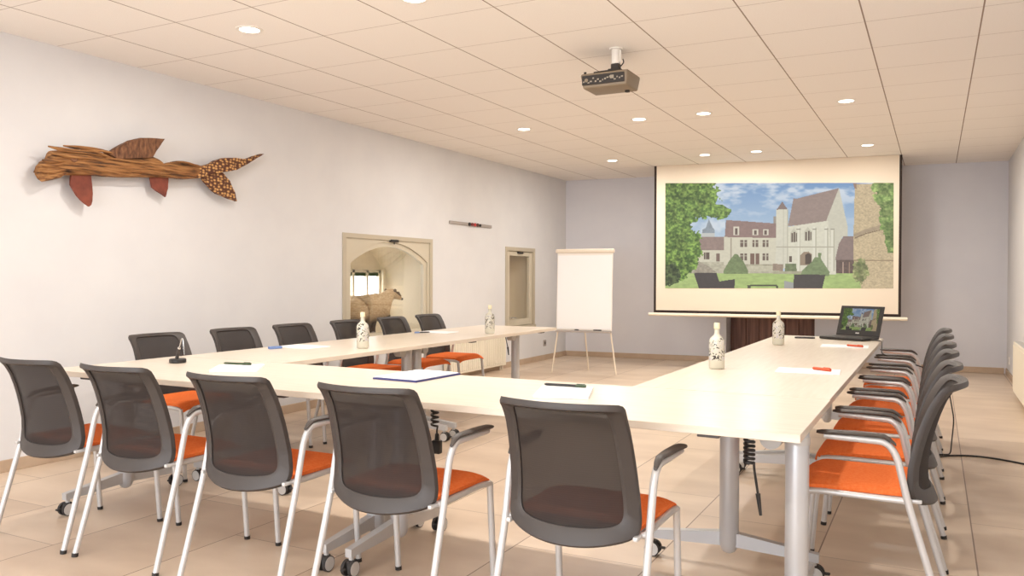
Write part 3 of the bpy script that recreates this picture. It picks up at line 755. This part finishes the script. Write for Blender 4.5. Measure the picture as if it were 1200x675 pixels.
    # cone shrubs
    poly(A([(385, 560), (382, 545), (420, 480), (450, 445), (468, 446), (505, 490), (530, 540), (530, 560)]), c(112, 128, 82), tex=.35, seed=41)
    poly(B([(165, 560), (170, 540), (225, 490), (240, 465), (262, 462), (258, 440), (280, 436), (275, 470), (300, 510), (325, 550), (322, 572), (170, 572)]), c(116, 132, 88), tex=.35, seed=42)
    # dark garden seats and low table in the foreground
    poly(A([(200, 555), (340, 555), (358, 605), (400, 598), (452, 592), (450, 645), (232, 645)]), c(62, 56, 54), tex=.15); poly(A([(200, 500), (235, 488), (300, 520), (338, 552), (204, 556)]), c(160, 148, 128), tex=.4)
    poly(B([(124, 562), (302, 566), (284, 645), (120, 645)]), c(66, 60, 56), tex=.15); poly(B([(66, 600), (120, 612), (120, 645), (66, 645)]), c(158, 158, 152))
    poly(A([(526, 628), (560, 622), (700, 622), (700, 632), (548, 634), (548, 645), (528, 645)]), c(70, 72, 54)); poly(B([(0, 625), (34, 630), (34, 645), (22, 645), (20, 634), (0, 633)]), c(70, 72, 54))
    # leaves
    def leaves(base, seed, cols, thr, sc=(5.5, 4.5)):
        n1 = vn(sc[0], sc[1], seed, 4); n2 = vn(2.6, 2.2, seed+7, 3)
        mk = (base+(n1-.5)*1.1) > thr
        t_ = np.clip((n2-.3)*2.2, 0, 1)[..., None]; sh = np.clip((n1-.3)*2.5, 0, 1)[..., None]
        cc = cols[0]*(1-t_)+cols[1]*t_; cc = cc*(.72+.38*sh)
        img[mk] = np.clip(cc, 0, 1)[mk]
    e1 = np.clip(1.1-((X/66.)**2.5+(np.abs(Y-12)/36.)**3), -1, 1); e1 = np.maximum(e1, np.clip(1-(((X-66)/16.)**2+((Y-34)/9.)**2), -1, 1)); e2 = np.clip(1.-((X/(38.+10*np.sin((Y-50)/18.)))**3+(np.abs(Y-66)/52.)**6), -1, 1)
    leaves(np.maximum(e1, e2), 60, (c(62, 92, 36), c(150, 186, 78)), .12)
    leaves(np.clip(1-((np.abs(X-6)/16)**2+(np.abs(Y-108)/14)**2), -1, 1), 70, (c(44, 58, 34), c(92, 110, 60)), .2)
    leaves(np.clip(1-((267-X)/(28-.24*Y+1e-3).clip(7, 60))**2, -1, 1)*(Y < 82)+(-1)*(Y >= 82), 80, (c(100, 130, 62), c(172, 194, 108)), .35, (7, 6))
    leaves(np.clip(1-((np.abs(X-232)/10)**2+(np.abs(Y-104)/17)**2), -1, 1), 90, (c(118, 128, 74), c(176, 172, 116)), .3, (4, 4))
    img = img*.86+.12                       # light falling on a pale fabric washes the picture out a little
    return np.clip(img, 0, 1)
def picture(name, W, H, corners, m, parent, img):
    """corners TL,TR,BR,BL"""
    bm = BM(); tl, tr, br, bl = [Vector(p) for p in corners]; V = []
    for j in range(H+1):
        v = j/H; V.append([bm.verts.new((tl.lerp(tr, i/W)).lerp(bl.lerp(br, i/W), v)) for i in range(W+1)])
    for j in range(H):
        for i in range(W): bm.faces.new((V[j][i], V[j+1][i], V[j+1][i+1], V[j][i+1]))
    me = bpy.data.meshes.new(name); bm.to_mesh(me); bm.free(); me.materials.append(m)
    lin = np.where(img <= .04045, img/12.92, ((img+.055)/1.055)**2.4).reshape(-1, 3)
    arr = np.ones((W*H, 4, 4), np.float32); arr[:, :, :3] = lin[:, None, :]
    ca = me.color_attributes.new('picture', 'FLOAT_COLOR', 'CORNER'); ca.data.foreach_set('color', arr.ravel())
    o = bpy.data.objects.new(name, me); C.objects.link(o); o.parent = parent; return o
def picmat(name, s, base=0):
    m = mat(name, (.02, .02, .02), .6); b = bsdf(m)
    at = N(m, 'ShaderNodeAttribute'); at.attribute_name = 'picture'
    L(m, at.outputs['Color'], b.inputs['Emission Color']); b.inputs['Emission Strength'].default_value = s; b.inputs['Specular IOR Level'].default_value = .1
    return m
big = paint(420, 196)

# ---------------------------------------------------------------- projection screen (hangs from the ceiling in front of the back wall)
SL = Vector((-3.349, 10.599, 0)); SRt = Vector((-.368, 10.923, 0)); sa = math.atan2(SRt.y-SL.y, SRt.x-SL.x); SW = (SRt-SL).length
t = thing('projection_screen', 'large black-bordered projection screen showing a castle picture before the back wall', 'projection screen', (SL.x, SL.y, 0), sa)
bm = BM(); box(bm, .03, SW-.03, -.002, .002, .775, 2.697); obj('screen_fabric', bm, M['screenfab'], t)
bm = BM(); box(bm, 0, .03, -.003, .003, .742, 2.697); box(bm, SW-.03, SW, -.003, .003, .742, 2.697); box(bm, .03, SW-.03, -.003, .003, .742, .775); obj('black_border', bm, M['border'], t)
bm = BM(); tube(bm, [(-.068, 0, .718), (SW+.07, 0, .718)], .022, 14); obj('bottom_bar', bm, M['barm'], t, True)
picture('projected_picture', 420, 196, [(.147, -.004, 2.465), (2.906, -.004, 2.362), (2.913, -.004, 1.086), (.152, -.004, 1.066)], picmat('projected_light', .76), t, big)

# ---------------------------------------------------------------- laptop
t = thing('laptop', 'open black laptop showing the same castle picture, on the far end of the right table', 'laptop', (-.585, 6.74, .741), math.radians(-24))
bm = BM(); box(bm, -.175, .175, -.125, .125, .002, .022, .006, 2); base = obj('laptop_base', bm, M['black'], t)
bm = BM(); box(bm, -.155, .155, -.03, .10, .0215, .0235, .001, 1); box(bm, -.05, .05, -.105, -.045, .0215, .0228, .001, 1); obj('keyboard', bm, M['darkgrey'], base)
lid = bpy.data.objects.new('laptop_lid', None)
tilt = math.radians(20)
MT = Matrix.Translation((0, .12, .020)) @ Matrix.Rotation(-tilt, 4, 'X')
bm = BM(); box(bm, -.175, .175, -.004, .010, 0, .245, .005, 2, mtx=MT); lidm = obj('screen_lid', bm, M['black'], t)
pts = [MT @ Vector(p) for p in ((-.145, -.0052, .222), (.145, -.0052, .222), (.145, -.0052, .045), (-.145, -.0052, .045))]
small = paint(96, 60); small = np.clip((small-.12)/.86*.82, 0, 1)
picture('display', 96, 60, pts, picmat('laptop_display', .6), lidm, small)
bm = BM()
for k in range(4): box(bm, -.014+k*.0075, -.0085+k*.0075, -.0056, -.0045, .018, .027, mtx=MT)
obj('maker_mark', bm, M['white'], lidm)

# ---------------------------------------------------------------- things on the tables
ZT = .7405
bl = [(-1.0, 4.234, 'white flower-printed glass bottle on the near half of the right table'), (-.977, 5.958, 'white flower-printed glass bottle on the right table, near the laptop'),
      (-3.337, 4.314, 'flower-printed glass bottle on the left table in front of the arched window'), (-3.279, 5.934, 'white flower-printed glass bottle at the far part of the left table')]
bp_ = thing('bottle', 'x', 'bottle')
bm = BM(); lathe(bm, [(.032, 0), (.037, .002), (.0400, .010), (.0400, .132), (.0385, .146), (.033, .158), (.022, .168), (.0145, .176), (.0125, .186), (.0125, .205)], 32); obj('bottle_body', bm, M['bottle'], bp_, True)
bm = BM(); lathe(bm, [(.0145, .2055), (.0155, .207), (.0155, .233), (.0145, .236)], 24); obj('bottle_cap', bm, M['creamcap'], bp_, True)
for i, (x, y, lb) in enumerate(bl):
    o = bp_ if i == 0 else copy_tree(bp_); o.location = (x, y, ZT); o.rotation_euler = (0, 0, i*1.3); tag(o, lb, 'bottle', 'printed glass bottles')
def paper(x, y, w, l, rz, label, n=1, name='notepad', cat='paper'):
    t_ = None
    bm = BM(); box(bm, -w/2, w/2, -l/2, l/2, 0, .004*n, .0005, 1)
    return single(name, bm, M['paper'], label, cat, 'white writing pads on the tables', (x, y, ZT), (0, 0, math.radians(rz)))
paper(-3.12, 3.02, .225, .25, 36, 'white writing pad on the near table between the microphone and the middle', 3)
paper(-1.325, 3.02, .215, .28, 18, 'white writing pad on the near table behind the largest chair', 3)
paper(-.565, 4.33, .30, .215, 4, 'white sheet under the nearer orange pen on the right table')
paper(-.55, 6.03, .30, .215, 3, 'white sheet on the right table in front of the laptop')
paper(-3.74, 4.19, .215, .30, 88, 'white sheet on the left table beside the third chair')
paper(-3.74, 5.85, .30, .22, 4, 'white sheet at the far part of the left table beside the last chair')
t = thing('clipboard', 'open white notebook on a dark blue board on the near table', 'notebook', (-2.155, 3.20, ZT), math.radians(-3))
bm = BM(); box(bm, -.125, .125, -.175, .175, 0, .007, .001, 1); obj('board', bm, M['blueedge'], t)
bm = BM(); box(bm, -.119, .119, -.166, .168, .0075, .012, .001, 1); obj('sheet', bm, M['paper'], t)
def pen(x0, y0, x1, y1, m1, m2, label, z=.0045, r=.0055, name='pen'):
    dx, dy = x1-x0, y1-y0; l = math.hypot(dx, dy)
    t_ = thing(name, label, 'pen', ((x0+x1)/2, (y0+y1)/2, ZT+z+r), math.atan2(dy, dx), 'pens on the tables')
    bm = BM(); cyl(bm, (-l/2, 0, 0), (l/2-.045, 0, 0), r, seg=12); cyl(bm, (-l/2-.008, 0, 0), (-l/2, 0, 0), .002, r, seg=12); obj('pen_barrel', bm, m1, t_, True)
    bm = BM(); cyl(bm, (l/2-.0449, 0, 0), (l/2, 0, 0), r*1.1, seg=12); box(bm, l/2-.04, l/2-.004, -.0015, .0015, r, r+.003); obj('pen_cap', bm, m2, t_, True)
pen(-3.27, 3.08, -3.12, 3.11, M['green'], M['green'], 'dark green pen on the writing pad by the microphone', .013)
pen(-1.455, 3.125, -1.28, 3.14, M['black'], M['green'], 'dark pen lying on the writing pad behind the largest chair', .013)
pen(-.545, 4.385, -.46, 4.335, M['orangepen'], M['orangepen'], 'orange pen on the white sheet beside the near right bottle', .0045, .0075)
pen(-.53, 6.02, -.43, 5.95, M['orangepen'], M['orangepen'], 'orange pen on the white sheet before the laptop', .0045, .0065)
pen(-3.74, 5.72, -3.80, 5.60, M['black'], M['blueplastic'], 'dark blue pen on the sheet at the last left chair', .0045)
bm = BM(); box(bm, -.045, .045, -.013, .013, 0, .016, .003, 2); single('highlighter', bm, M['blueplastic'], 'pale blue highlighter on the left table beside a white sheet', 'pen', None, (-3.80, 4.00, ZT), (0, 0, math.radians(70)))
bm = BM(); box(bm, -.075, .075, -.036, .036, 0, .010, .004, 2)
t = thing('phone', 'flat black phone lying on the right table left of the laptop', 'phone', (-.90, 6.70, ZT), math.radians(8)); obj('phone_body', bm, M['black'], t)
bm = BM(); box(bm, -.062, .062, -.032, .032, .0101, .0108, .0003, 1); obj('phone_screen', bm, M['projdark'], t)
# gooseneck microphone
t = thing('desk_microphone', 'small black gooseneck microphone on a round base on the near table', 'microphone', (-3.645, 3.10, ZT))
bm = BM(); lathe(bm, [(.040, 0), (.044, .003), (.044, .018), (.040, .022), (.010, .023)], 32); obj('microphone_base', bm, M['black'], t, True)
bm = BM(); cyl(bm, (-.008, 0, .020), (.010, 0, .075), .010, .007, 14); cyl(bm, (.010, 0, .075), (.013, 0, .083), .008, .008, 14, mi=1); obj('neck_clamp', bm, [M['darkgrey'], M['chrome']], t, True)
bm = BM(); tube(bm, fillet([(.011, 0, .078), (.030, 0, .128), (.037, 0, .134), (.043, 0, .126), (.050, 0, .045)], .012, 5), .0028, 8); obj('gooseneck', bm, M['chrome'], t, True)

# ---------------------------------------------------------------- projector
t = thing('ceiling_projector', 'dark taupe projector hanging from the ceiling on a short white post', 'projector', (-1.925, 5.13, 2.45), math.radians(0))
bm = BM(); vs = box(bm, -.165, .165, -.125, .125, 0, .098, .014, 3)
for v in bm.verts:
    if v.co.z < .05: v.co.x *= .93; v.co.y *= .92
obj('projector_body', bm, M['proj'], t, True)
bm = BM(); box(bm, -.152, .140, -.1285, -.122, .020, .082, .002, 1); pnl = obj('port_panel', bm, M['projdark'], t)
bm = BM(); rnd = random.Random(3)
for k in range(17):
    xx = -.138+k*.0165; zz = .034+.032*rnd.random(); w_ = .003+.004*rnd.random()
    box(bm, xx-w_, xx+w_, -.1305, -.1284, zz-.005, zz+.005*rnd.random()+.001)
box(bm, -.155+.2, -.155+.225, -.134, -.1284, .046, .068, .001, 1)
obj('port', bm, mat('taupe_port_metal', rgb(158, 146, 128), .5), pnl)
bm = BM(); cyl(bm, (-.12, -.1284, .05), (-.12, -.133, .05), .012, seg=16); obj('knob', bm, M['proj'], pnl)
bm = BM(); cyl(bm, (.10, .05, -.012), (.10, .05, .004), .016, seg=16); cyl(bm, (.02, .125, .05), (.02, .150, .05), .035, seg=24); obj('lens', bm, M['projdark'], t, True)
bm = BM(); cyl(bm, (.063, -.07, .15), (.063, -.07, .247), .028, seg=24); cyl(bm, (.063, -.07, .243), (.063, -.07, .25), .045, seg=24); box(bm, .09, .098, -.075, -.065, .16, .24); obj('ceiling_post', bm, M['white'], t, True)
bm = BM(); box(bm, .02, .105, -.11, -.03, .098, .115, .004, 1); box(bm, .035, .09, -.095, -.045, .115, .150, .005, 1); tube(bm, [(-.08, -.10, .103), (.05, -.08, .112), (.14, .04, .103)], .005)
tube(bm, fillet([(.10, -.08, .13), (.125, -.09, .15), (.12, -.10, .17)], .01), .004); tube(bm, [(-.14, -.10, .095), (-.14, -.10, .112)], .009)
obj('mount_bracket', bm, M['projdark'], t, True)

# ---------------------------------------------------------------- flip chart
t = thing('flip_chart', 'cream flip chart easel on three thin legs in the far left corner', 'flip chart', (-3.905, 9.50, 0), math.radians(8.5))
TM = Matrix.Translation((0, 0, .53)) @ Matrix.Rotation(math.radians(-3), 4, 'X')
bm = BM(); box(bm, -.355, .355, -.012, .008, .015, 1.0, .006, 2, mtx=TM); obj('board', bm, M['flip'], t)
bm = BM(); box(bm, -.345, .345, -.017, -.0125, .03, .955, mtx=TM); obj('paper_pad', bm, M['paper'], t)
bm = BM(); box(bm, -.375, .375, -.035, .014, .985, 1.035, .012, 3, mtx=TM); obj('clamp_bar', bm, M['flipleg'], t, True)
bm = BM(); box(bm, -.36, .36, -.05, .0, -.012, .012, .004, 2, mtx=TM); tray = obj('pen_tray', bm, M['sock'], t)
for i, (a, b, lb) in enumerate([(-.11, -.06, 'short black marker lying left on the flip chart tray'), (.13, .23, 'long grey marker lying right on the flip chart tray')]):
    bm = BM(); tube(bm, [TM @ Vector((a, -.030, .0205)), TM @ Vector((b, -.030, .0205))], .0075, 10)
    o = obj('marker', bm, M['darkgrey'], None, True); o.matrix_world = Matrix.Translation((-3.905, 9.50, 0)) @ Matrix.Rotation(math.radians(8.5), 4, 'Z'); tag(o, lb, 'marker', 'markers on the flip chart tray')
for sx, pt in ((-1, ((-.335, .01, .56), (-.405, -.04, .004))), (1, ((.335, .01, .56), (.415, -.02, .004))), (0, ((.0, .03, .60), (-.03, .385, .004)))):
    bm = BM(); tube(bm, pt, .0095, 10); obj('leg', bm, M['flipleg'], t, True)

# ---------------------------------------------------------------- wall pieces
def radiator(name, lab, x0, x1, y0, y1, z0, z1, side):
    t_ = thing(name, lab, 'radiator', ((x0+x1)/2, (y0+y1)/2, 0))
    hx, hy = (x1-x0)/2, (y1-y0)/2
    bm = BM(); box(bm, -hx, hx, -hy, hy, z0, z1, .008, 2)
    n = int((y1-y0)/.05); fx = hx*side
    for k in range(n):
        yy = -hy+.03+k*(2*hy-.06)/n; box(bm, fx-.006 if side < 0 else fx-.001, fx+.001 if side < 0 else fx+.006, yy+.008, yy+.038, z0+.03, z1-.03, .002, 1)
    obj('radiator_panel', bm, M['rad'], t_)
    bm = BM()
    for k in range(int((y1-y0)/.035)): box(bm, -hx+.012, hx-.012, -hy+.02+k*.035, -hy+.038+k*.035, z1, z1+.004)
    obj('top_grille', bm, M['hub'], t_)
    bm = BM()
    for q in (-1, 1): box(bm, -side*hx-.004, -side*hx+.004, q*(hy-.15)-.02, q*(hy-.15)+.02, z0+.02, z1-.02)
    obj('wall_bracket', bm, M['hub'], t_)
    bm = BM(); cyl(bm, (0, hy-.03, z0+.005), (0, hy-.03, .0), .009, seg=12); cyl(bm, (0, hy-.09, z0+.005), (0, hy-.09, .0), .009, seg=12); obj('feed_pipe', bm, M['rad'], t_, True)
radiator('wall_radiator', 'cream ribbed radiator on the left wall, seen below the left table', -5.064, -4.98, 8.05, 9.46, .06, .50, 1)
radiator('panel_radiator', 'cream panel radiator on the right wall at the picture edge', .715, .794, 7.6, 9.82, .05, .565, -1)

t = thing('marker_rail', 'slim grey rail high on the left wall between the two windows', 'rail', (XL, 8.70, 1.853))
bm = BM(); box(bm, 0, .018, -.51, .51, -.018, .018, .003, 1); obj('rail_strip', bm, M['sock'], t)
cols = [('black', M['black']), ('dark red', mat('dark_red_magnet', rgb(130, 36, 34), .4)), ('bright red', mat('red_magnet', rgb(200, 60, 60), .4)), ('brown', mat('brown_magnet', rgb(92, 50, 40), .4)), ('small black', M['projdark'])]
pos = ['leftmost', 'second from left', 'middle', 'fourth from left', 'rightmost']
for k, (cn, mm) in enumerate(cols):
    bm = BM(); cyl(bm, (.0185, 0, 0), (.030, 0, 0), .022 if k < 4 else .017, seg=18)
    single('magnet', bm, mm, f'{cn} round magnet on the grey wall rail, {pos[k]} of five', 'magnet', 'magnets on the wall rail', (XL, 8.635+k*.066, 1.853), smooth=True)
t = thing('wall_socket', 'grey square socket low on the left wall near the flip chart', 'socket', (XL, 10.85, .245))
bm = BM(); box(bm, 0, .010, -.045, .045, -.045, .045, .004, 2); obj('socket_plate', bm, M['sock'], t)
bm = BM(); cyl(bm, (.0101, 0, 0), (.0115, 0, 0), .022, seg=20); obj('socket_well', bm, M['darkgrey'], t)
t = thing('wall_switch', 'small white socket low on the right wall near the far corner', 'socket', (XR, 11.6, .21))
bm = BM(); box(bm, -.012, 0, -.045, .045, -.045, .045, .004, 2); obj('switch_plate', bm, M['sockw'], t)
bm = BM(); cyl(bm, (-.0121, 0, 0), (-.016, 0, 0), .02, seg=20); obj('switch_well', bm, M['hub'], t)

# ---------------------------------------------------------------- driftwood fish
top = [(3.184, 1.867), (3.201, 1.922), (3.26, 1.956), (3.268, 1.998), (3.345, 2.018), (3.448, 2.025), (3.539, 2.028), (3.633, 2.036), (3.71, 2.038), (3.836, 2.043), (3.989, 2.058), (4.027, 2.067), (4.082, 2.051), (4.112, 2.024), (4.179, 2.045), (4.34, 2.056), (4.436, 2.058), (4.51, 2.041)]
bot = [(3.184, 1.845), (3.214, 1.8), (3.335, 1.84), (3.361, 1.86), (3.538, 1.876), (3.632, 1.879), (3.876, 1.897), (4.046, 1.918), (4.34, 1.937), (4.458, 1.957), (4.51, 1.995)]
dorsal = [(3.633, 2.039), (3.671, 2.05), (3.74, 2.10), (3.823, 2.148), (3.871, 2.158), (3.905, 2.178), (4.0, 2.19), (4.09, 2.197), (4.061, 2.153), (4.018, 2.135), (4.025, 2.105), (3.996, 2.052), (3.71, 2.005)]
f1 = [(3.414, 1.881), (3.551, 1.895), (3.566, 1.758), (3.556, 1.683), (3.537, 1.67), (3.475, 1.707), (3.405, 1.8)]
f2 = [(4.01, 1.93), (4.174, 1.945), (4.168, 1.85), (4.146, 1.786), (4.027, 1.845)]
tl = [(4.469, 1.974), (4.507, 2.008), (4.6, 2.03), (4.683, 2.024), (4.749, 1.968), (4.80, 1.885), (4.827, 1.812), (4.785, 1.818), (4.70, 1.835), (4.619, 1.854), (4.518, 1.913)]
tu = [(4.364, 1.991), (4.469, 2.052), (4.543, 2.078), (4.60, 2.11), (4.671, 2.137), (4.776, 2.152), (4.909, 2.158), (5.006, 2.201), (5.102, 2.229), (4.978, 2.156), (4.881, 2.102), (4.80, 2.06), (4.723, 2.039), (4.60, 2.01), (4.507, 1.988), (4.42, 1.953)]
FO = Vector((-5.0, 3.85, 1.97))
t = thing('driftwood_fish', 'fish sculpture of driftwood with rusty fins hanging on the white left wall', 'wall sculpture', FO)
def interp(l, y):
    for (a, b), (c_, d) in zip(l, l[1:]):
        if a <= y <= c_: return b+(d-b)*(y-a)/(c_-a+1e-9)
    return l[-1][1] if y > l[-1][0] else l[0][1]
bm = BM(); rows = []; ns, nr = 110, 26
for i in range(ns+1):
    y = 3.184+(4.51-3.184)*i/ns; zt_, zb_ = interp(top, y), interp(bot, y); h = (zt_-zb_)/2; zc = (zt_+zb_)/2
    dep = .055*(1 if y < 4.3 else 1-(y-4.3)/.21*.5)
    row = []
    for k in range(nr):
        a = 2*PI*k/nr; cc, ss = math.cos(a), math.sin(a)
        gro = 1+.16*noise.noise(Vector((y*1.6, ss*5.5, cc*3+4)))+.07*noise.noise(Vector((y*6, ss*14, 3)))
        zz = zc+h*ss*(1 if ss*0 == 0 else 1)
        xx = dep*math.copysign(abs(cc)**.75, cc)*gro
        zz += .006*noise.noise(Vector((y*9, a*2, 1)))
        if i < 3: xx *= .6+.4*i/3; yy = y-.012*noise.noise(Vector((k*1.7, 0, 0)))*2
        else: yy = y
        row.append(bm.verts.new((xx, yy-FO.y, zz-FO.z)))
    rows.append(row)
for A_, B_ in zip(rows, rows[1:]):
    for k in range(nr): bm.faces.new((A_[k], A_[(k+1) % nr], B_[(k+1) % nr], B_[k]))
bm.faces.new(rows[0][::-1]); bm.faces.new(rows[-1])
body = obj('fish_body', bm, M['drift'], t, True)
# splinters along the head and top
bm = BM(); rnd = random.Random(5)
for (ya, za, yb_, zb2, r) in [(3.23, 2.028, 3.62, 2.0, .014), (3.33, 2.048, 3.75, 2.03, .013), (3.25, 1.985, 3.70, 1.98, .018), (3.19, 1.935, 3.40, 1.945, .014), (3.172, 1.905, 3.36, 1.915, .012), (3.178, 1.862, 3.38, 1.885, .013), (3.20, 1.828, 3.36, 1.868, .014), (3.45, 2.03, 3.72, 2.0, .012), (3.6, 1.985, 4.0, 2.015, .012), (3.7, 1.94, 4.2, 1.96, .012), (4.15, 2.04, 4.45, 2.045, .010)]:
    P = []; R_ = []
    for k in range(12):
        u = k/11; P.append((.045+.012*math.sin(u*3), ya+(yb_-ya)*u-FO.y, za+(zb2-za)*u+.008*math.sin(u*5+ya*9)-FO.z)); R_.append(r*(.35+.65*min(1, u*5))*(1-.75*u**3))
    tube(bm, P, R_, 8)
obj('splinter', bm, M['drift'], t, True)
bm = BM()
lathe(bm, [(.006, 0), (.018, .003), (.023, .0), (.024, -.006)], 14)
for v in bm.verts: v.co = Vector((.062+v.co.z, v.co.x*1.1+3.395-FO.y, v.co.y+1.965-FO.z))
obj('knot_eye', bm, M['driftdark'], t, True)
def fin(name, pl, m, x0, x1, cuts=4, amp=.008, curl=0):
    bm = BM(); prism(bm, pl, lambda a, b, tt: Vector((tt, a-FO.y, b-FO.z)), x0, x1)
    bmesh.ops.subdivide_edges(bm, edges=bm.edges[:], cuts=2, use_grid_fill=True)
    for v in bm.verts: v.co.x += amp*noise.noise(Vector((v.co.y*14, v.co.z*14, 2)))*2; v.co += Vector((0, .003*noise.noise(v.co*40), .003*noise.noise(v.co*37+Vector((3, 0, 0)))))
    return obj(name, bm, m, t, True)
fin('dorsal_fin', dorsal, M['driftdark'], .012, .058)
fin('belly_fin', f1, M['rust'], -.01, .004, amp=.004); fin('belly_fin', f2, M['rust'], -.01, .004, amp=.004)
fin('tail_fin', tl, M['scale'], -.012, .016); fin('tail_fin', tu, M['scale'], -.010, .036)
bm = BM(); cyl(bm, (-.079, -.3, -.02), (0, -.3, -.01), .006, seg=8); cyl(bm, (-.079, .4, .03), (0, .4, .03), .006, seg=8); obj('wall_peg', bm, M['driftdark'], t)

# ---------------------------------------------------------------- stuffed animal in the arched window
t = thing('stuffed_animal', 'pale brown stuffed animal with pointed snout inside the arched window', 'stuffed animal', (-5.36, 7.06, .56))
J = [  # x, y, z, radius, parent
    (0, -.06, .30, .165, None), (0, -.25, .285, .150, 0), (0, -.41, .23, .08, 1), (0, .12, .325, .140, 0), (0, .25, .385, .095, 3), (0, .325, .44, .072, 4),
    (0, .385, .468, .070, 5), (0, .475, .436, .042, 6), (0, .565, .400, .019, 7),
    (.07, .17, .22, .060, 3), (.075, .19, .10, .036, 9), (.075, .205, .022, .032, 10), (-.07, .13, .20, .060, 3), (-.075, .13, .09, .036, 12), (-.075, .15, .022, .032, 13),
    (.07, -.24, .18, .075, 1), (.08, -.28, .10, .040, 15), (.08, -.25, .022, .034, 16), (-.07, -.20, .18, .075, 1), (-.08, -.23, .10, .040, 18), (-.08, -.20, .022, .034, 19)]
me = bpy.data.meshes.new('animal_body'); me.from_pydata([j[:3] for j in J], [(i, j[4]) for i, j in enumerate(J) if j[4] is not None], [])
o = bpy.data.objects.new('animal_body', me); C.objects.link(o); o.parent = t
sk = o.modifiers.new('skin', 'SKIN'); sk.use_smooth_shade = True
for i, j in enumerate(J):
    me.skin_vertices[0].data[i].radius = (j[3], j[3]); me.skin_vertices[0].data[i].use_root = (i == 0)
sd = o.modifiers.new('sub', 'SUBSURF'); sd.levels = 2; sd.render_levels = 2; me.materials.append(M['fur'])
bm = BM()
for s in (-1, 1):
    bmesh.ops.create_uvsphere(bm, u_segments=12, v_segments=8, radius=.018, matrix=Matrix.Translation((s*.062, .362, .498)))
    tube(bm, [(s*.055, .375, .485), (s*.052, .44, .468), (s*.030, .52, .432)], [.006, .015, .007], 8)
obj('ear_and_face_stripe', bm, M['furdark'], t, True)
bm = BM()
for s in (-1, 1): bmesh.ops.create_uvsphere(bm, u_segments=10, v_segments=8, radius=.009, matrix=Matrix.Translation((s*.048, .452, .475)))
bmesh.ops.create_uvsphere(bm, u_segments=10, v_segments=8, radius=.015, matrix=Matrix.Translation((0, .584, .398)))
obj('eye_and_nose', bm, M['black'], t, True)
bm = BM(); vs = []
for k in range(3): pass
def rock(x, y, z, r, seed, m, label):
    bm = BM(); bmesh.ops.create_icosphere(bm, subdivisions=3, radius=r)
    for v in bm.verts: v.co *= 1+.28*noise.noise(v.co*9+Vector((seed, 0, 0)))+.1*noise.noise(v.co*26); v.co.z *= .85
    mz = min(v.co.z for v in bm.verts)
    for v in bm.verts: v.co.z -= mz
    single('rock', bm, m, label, 'rock', 'rocks in the arched window', (x, y, z), smooth=True)
bm = BM(); box(bm, -5.56, -5.16, 6.50, 7.60, .502, .56, .01, 2); single('display_base', bm, M['stone'], 'low pale base under the stuffed animal in the arched window', 'display base')
rock(-5.195, 6.74, .56, .042, 3, M['stone'], 'pale rock left of the stuffed animal in the arched window')
rock(-5.195, 6.90, .56, .042, 9, M['stone'], 'pale rock before the stuffed animal\'s belly in the arched window')

# ---------------------------------------------------------------- light and camera
w = bpy.data.worlds.new('world'); bpy.context.scene.world = w; w.use_nodes = True
nt = w.node_tree; bg = nt.nodes['Background']; bg.inputs[0].default_value = (.84, .91, 1.0, 1); bg.inputs[1].default_value = 7.0
def portal(name, loc, rot, sx, sy, e):
    ld = bpy.data.lights.new(name, 'AREA'); ld.shape = 'RECTANGLE'; ld.size = sx; ld.size_y = sy; ld.cycles.is_portal = True
    o = bpy.data.objects.new(name, ld); C.objects.link(o); o.location = loc; o.rotation_euler = rot
portal('rear_window_daylight', (-2.1, YF-.12, 1.4), (PI/2, 0, 0), 4.6, 2.1, 0)
portal('niche_daylight', (-5.66, 7.1, 1.0), (0, -PI/2, 0), .585, .955, 0)
sc = bpy.context.scene
cam = bpy.data.cameras.new('camera'); co = bpy.data.objects.new('camera', cam); C.objects.link(co)
cam.sensor_fit = 'HORIZONTAL'; cam.sensor_width = 36; cam.lens = 958.45/1200*36; cam.clip_start = .05; cam.clip_end = 60
yaw, pitch, roll = .4778, -.0134, .003
F = Vector((-math.sin(yaw)*math.cos(pitch), math.cos(yaw)*math.cos(pitch), math.sin(pitch))); R0 = Vector((math.cos(yaw), math.sin(yaw), 0)); U0 = R0.cross(F)
Rv = R0*math.cos(roll)+U0*math.sin(roll); Uv = U0*math.cos(roll)-R0*math.sin(roll)
mw = Matrix((( Rv.x, Uv.x, -F.x, 0), (Rv.y, Uv.y, -F.y, 0), (Rv.z, Uv.z, -F.z, 1.21), (0, 0, 0, 1)))
co.matrix_world = mw
sc.camera = co
vs_ = sc.view_settings; vs_.view_transform = 'Standard'; vs_.look = 'None'; vs_.exposure = 0.3; vs_.gamma = 1; vs_.use_curve_mapping = False
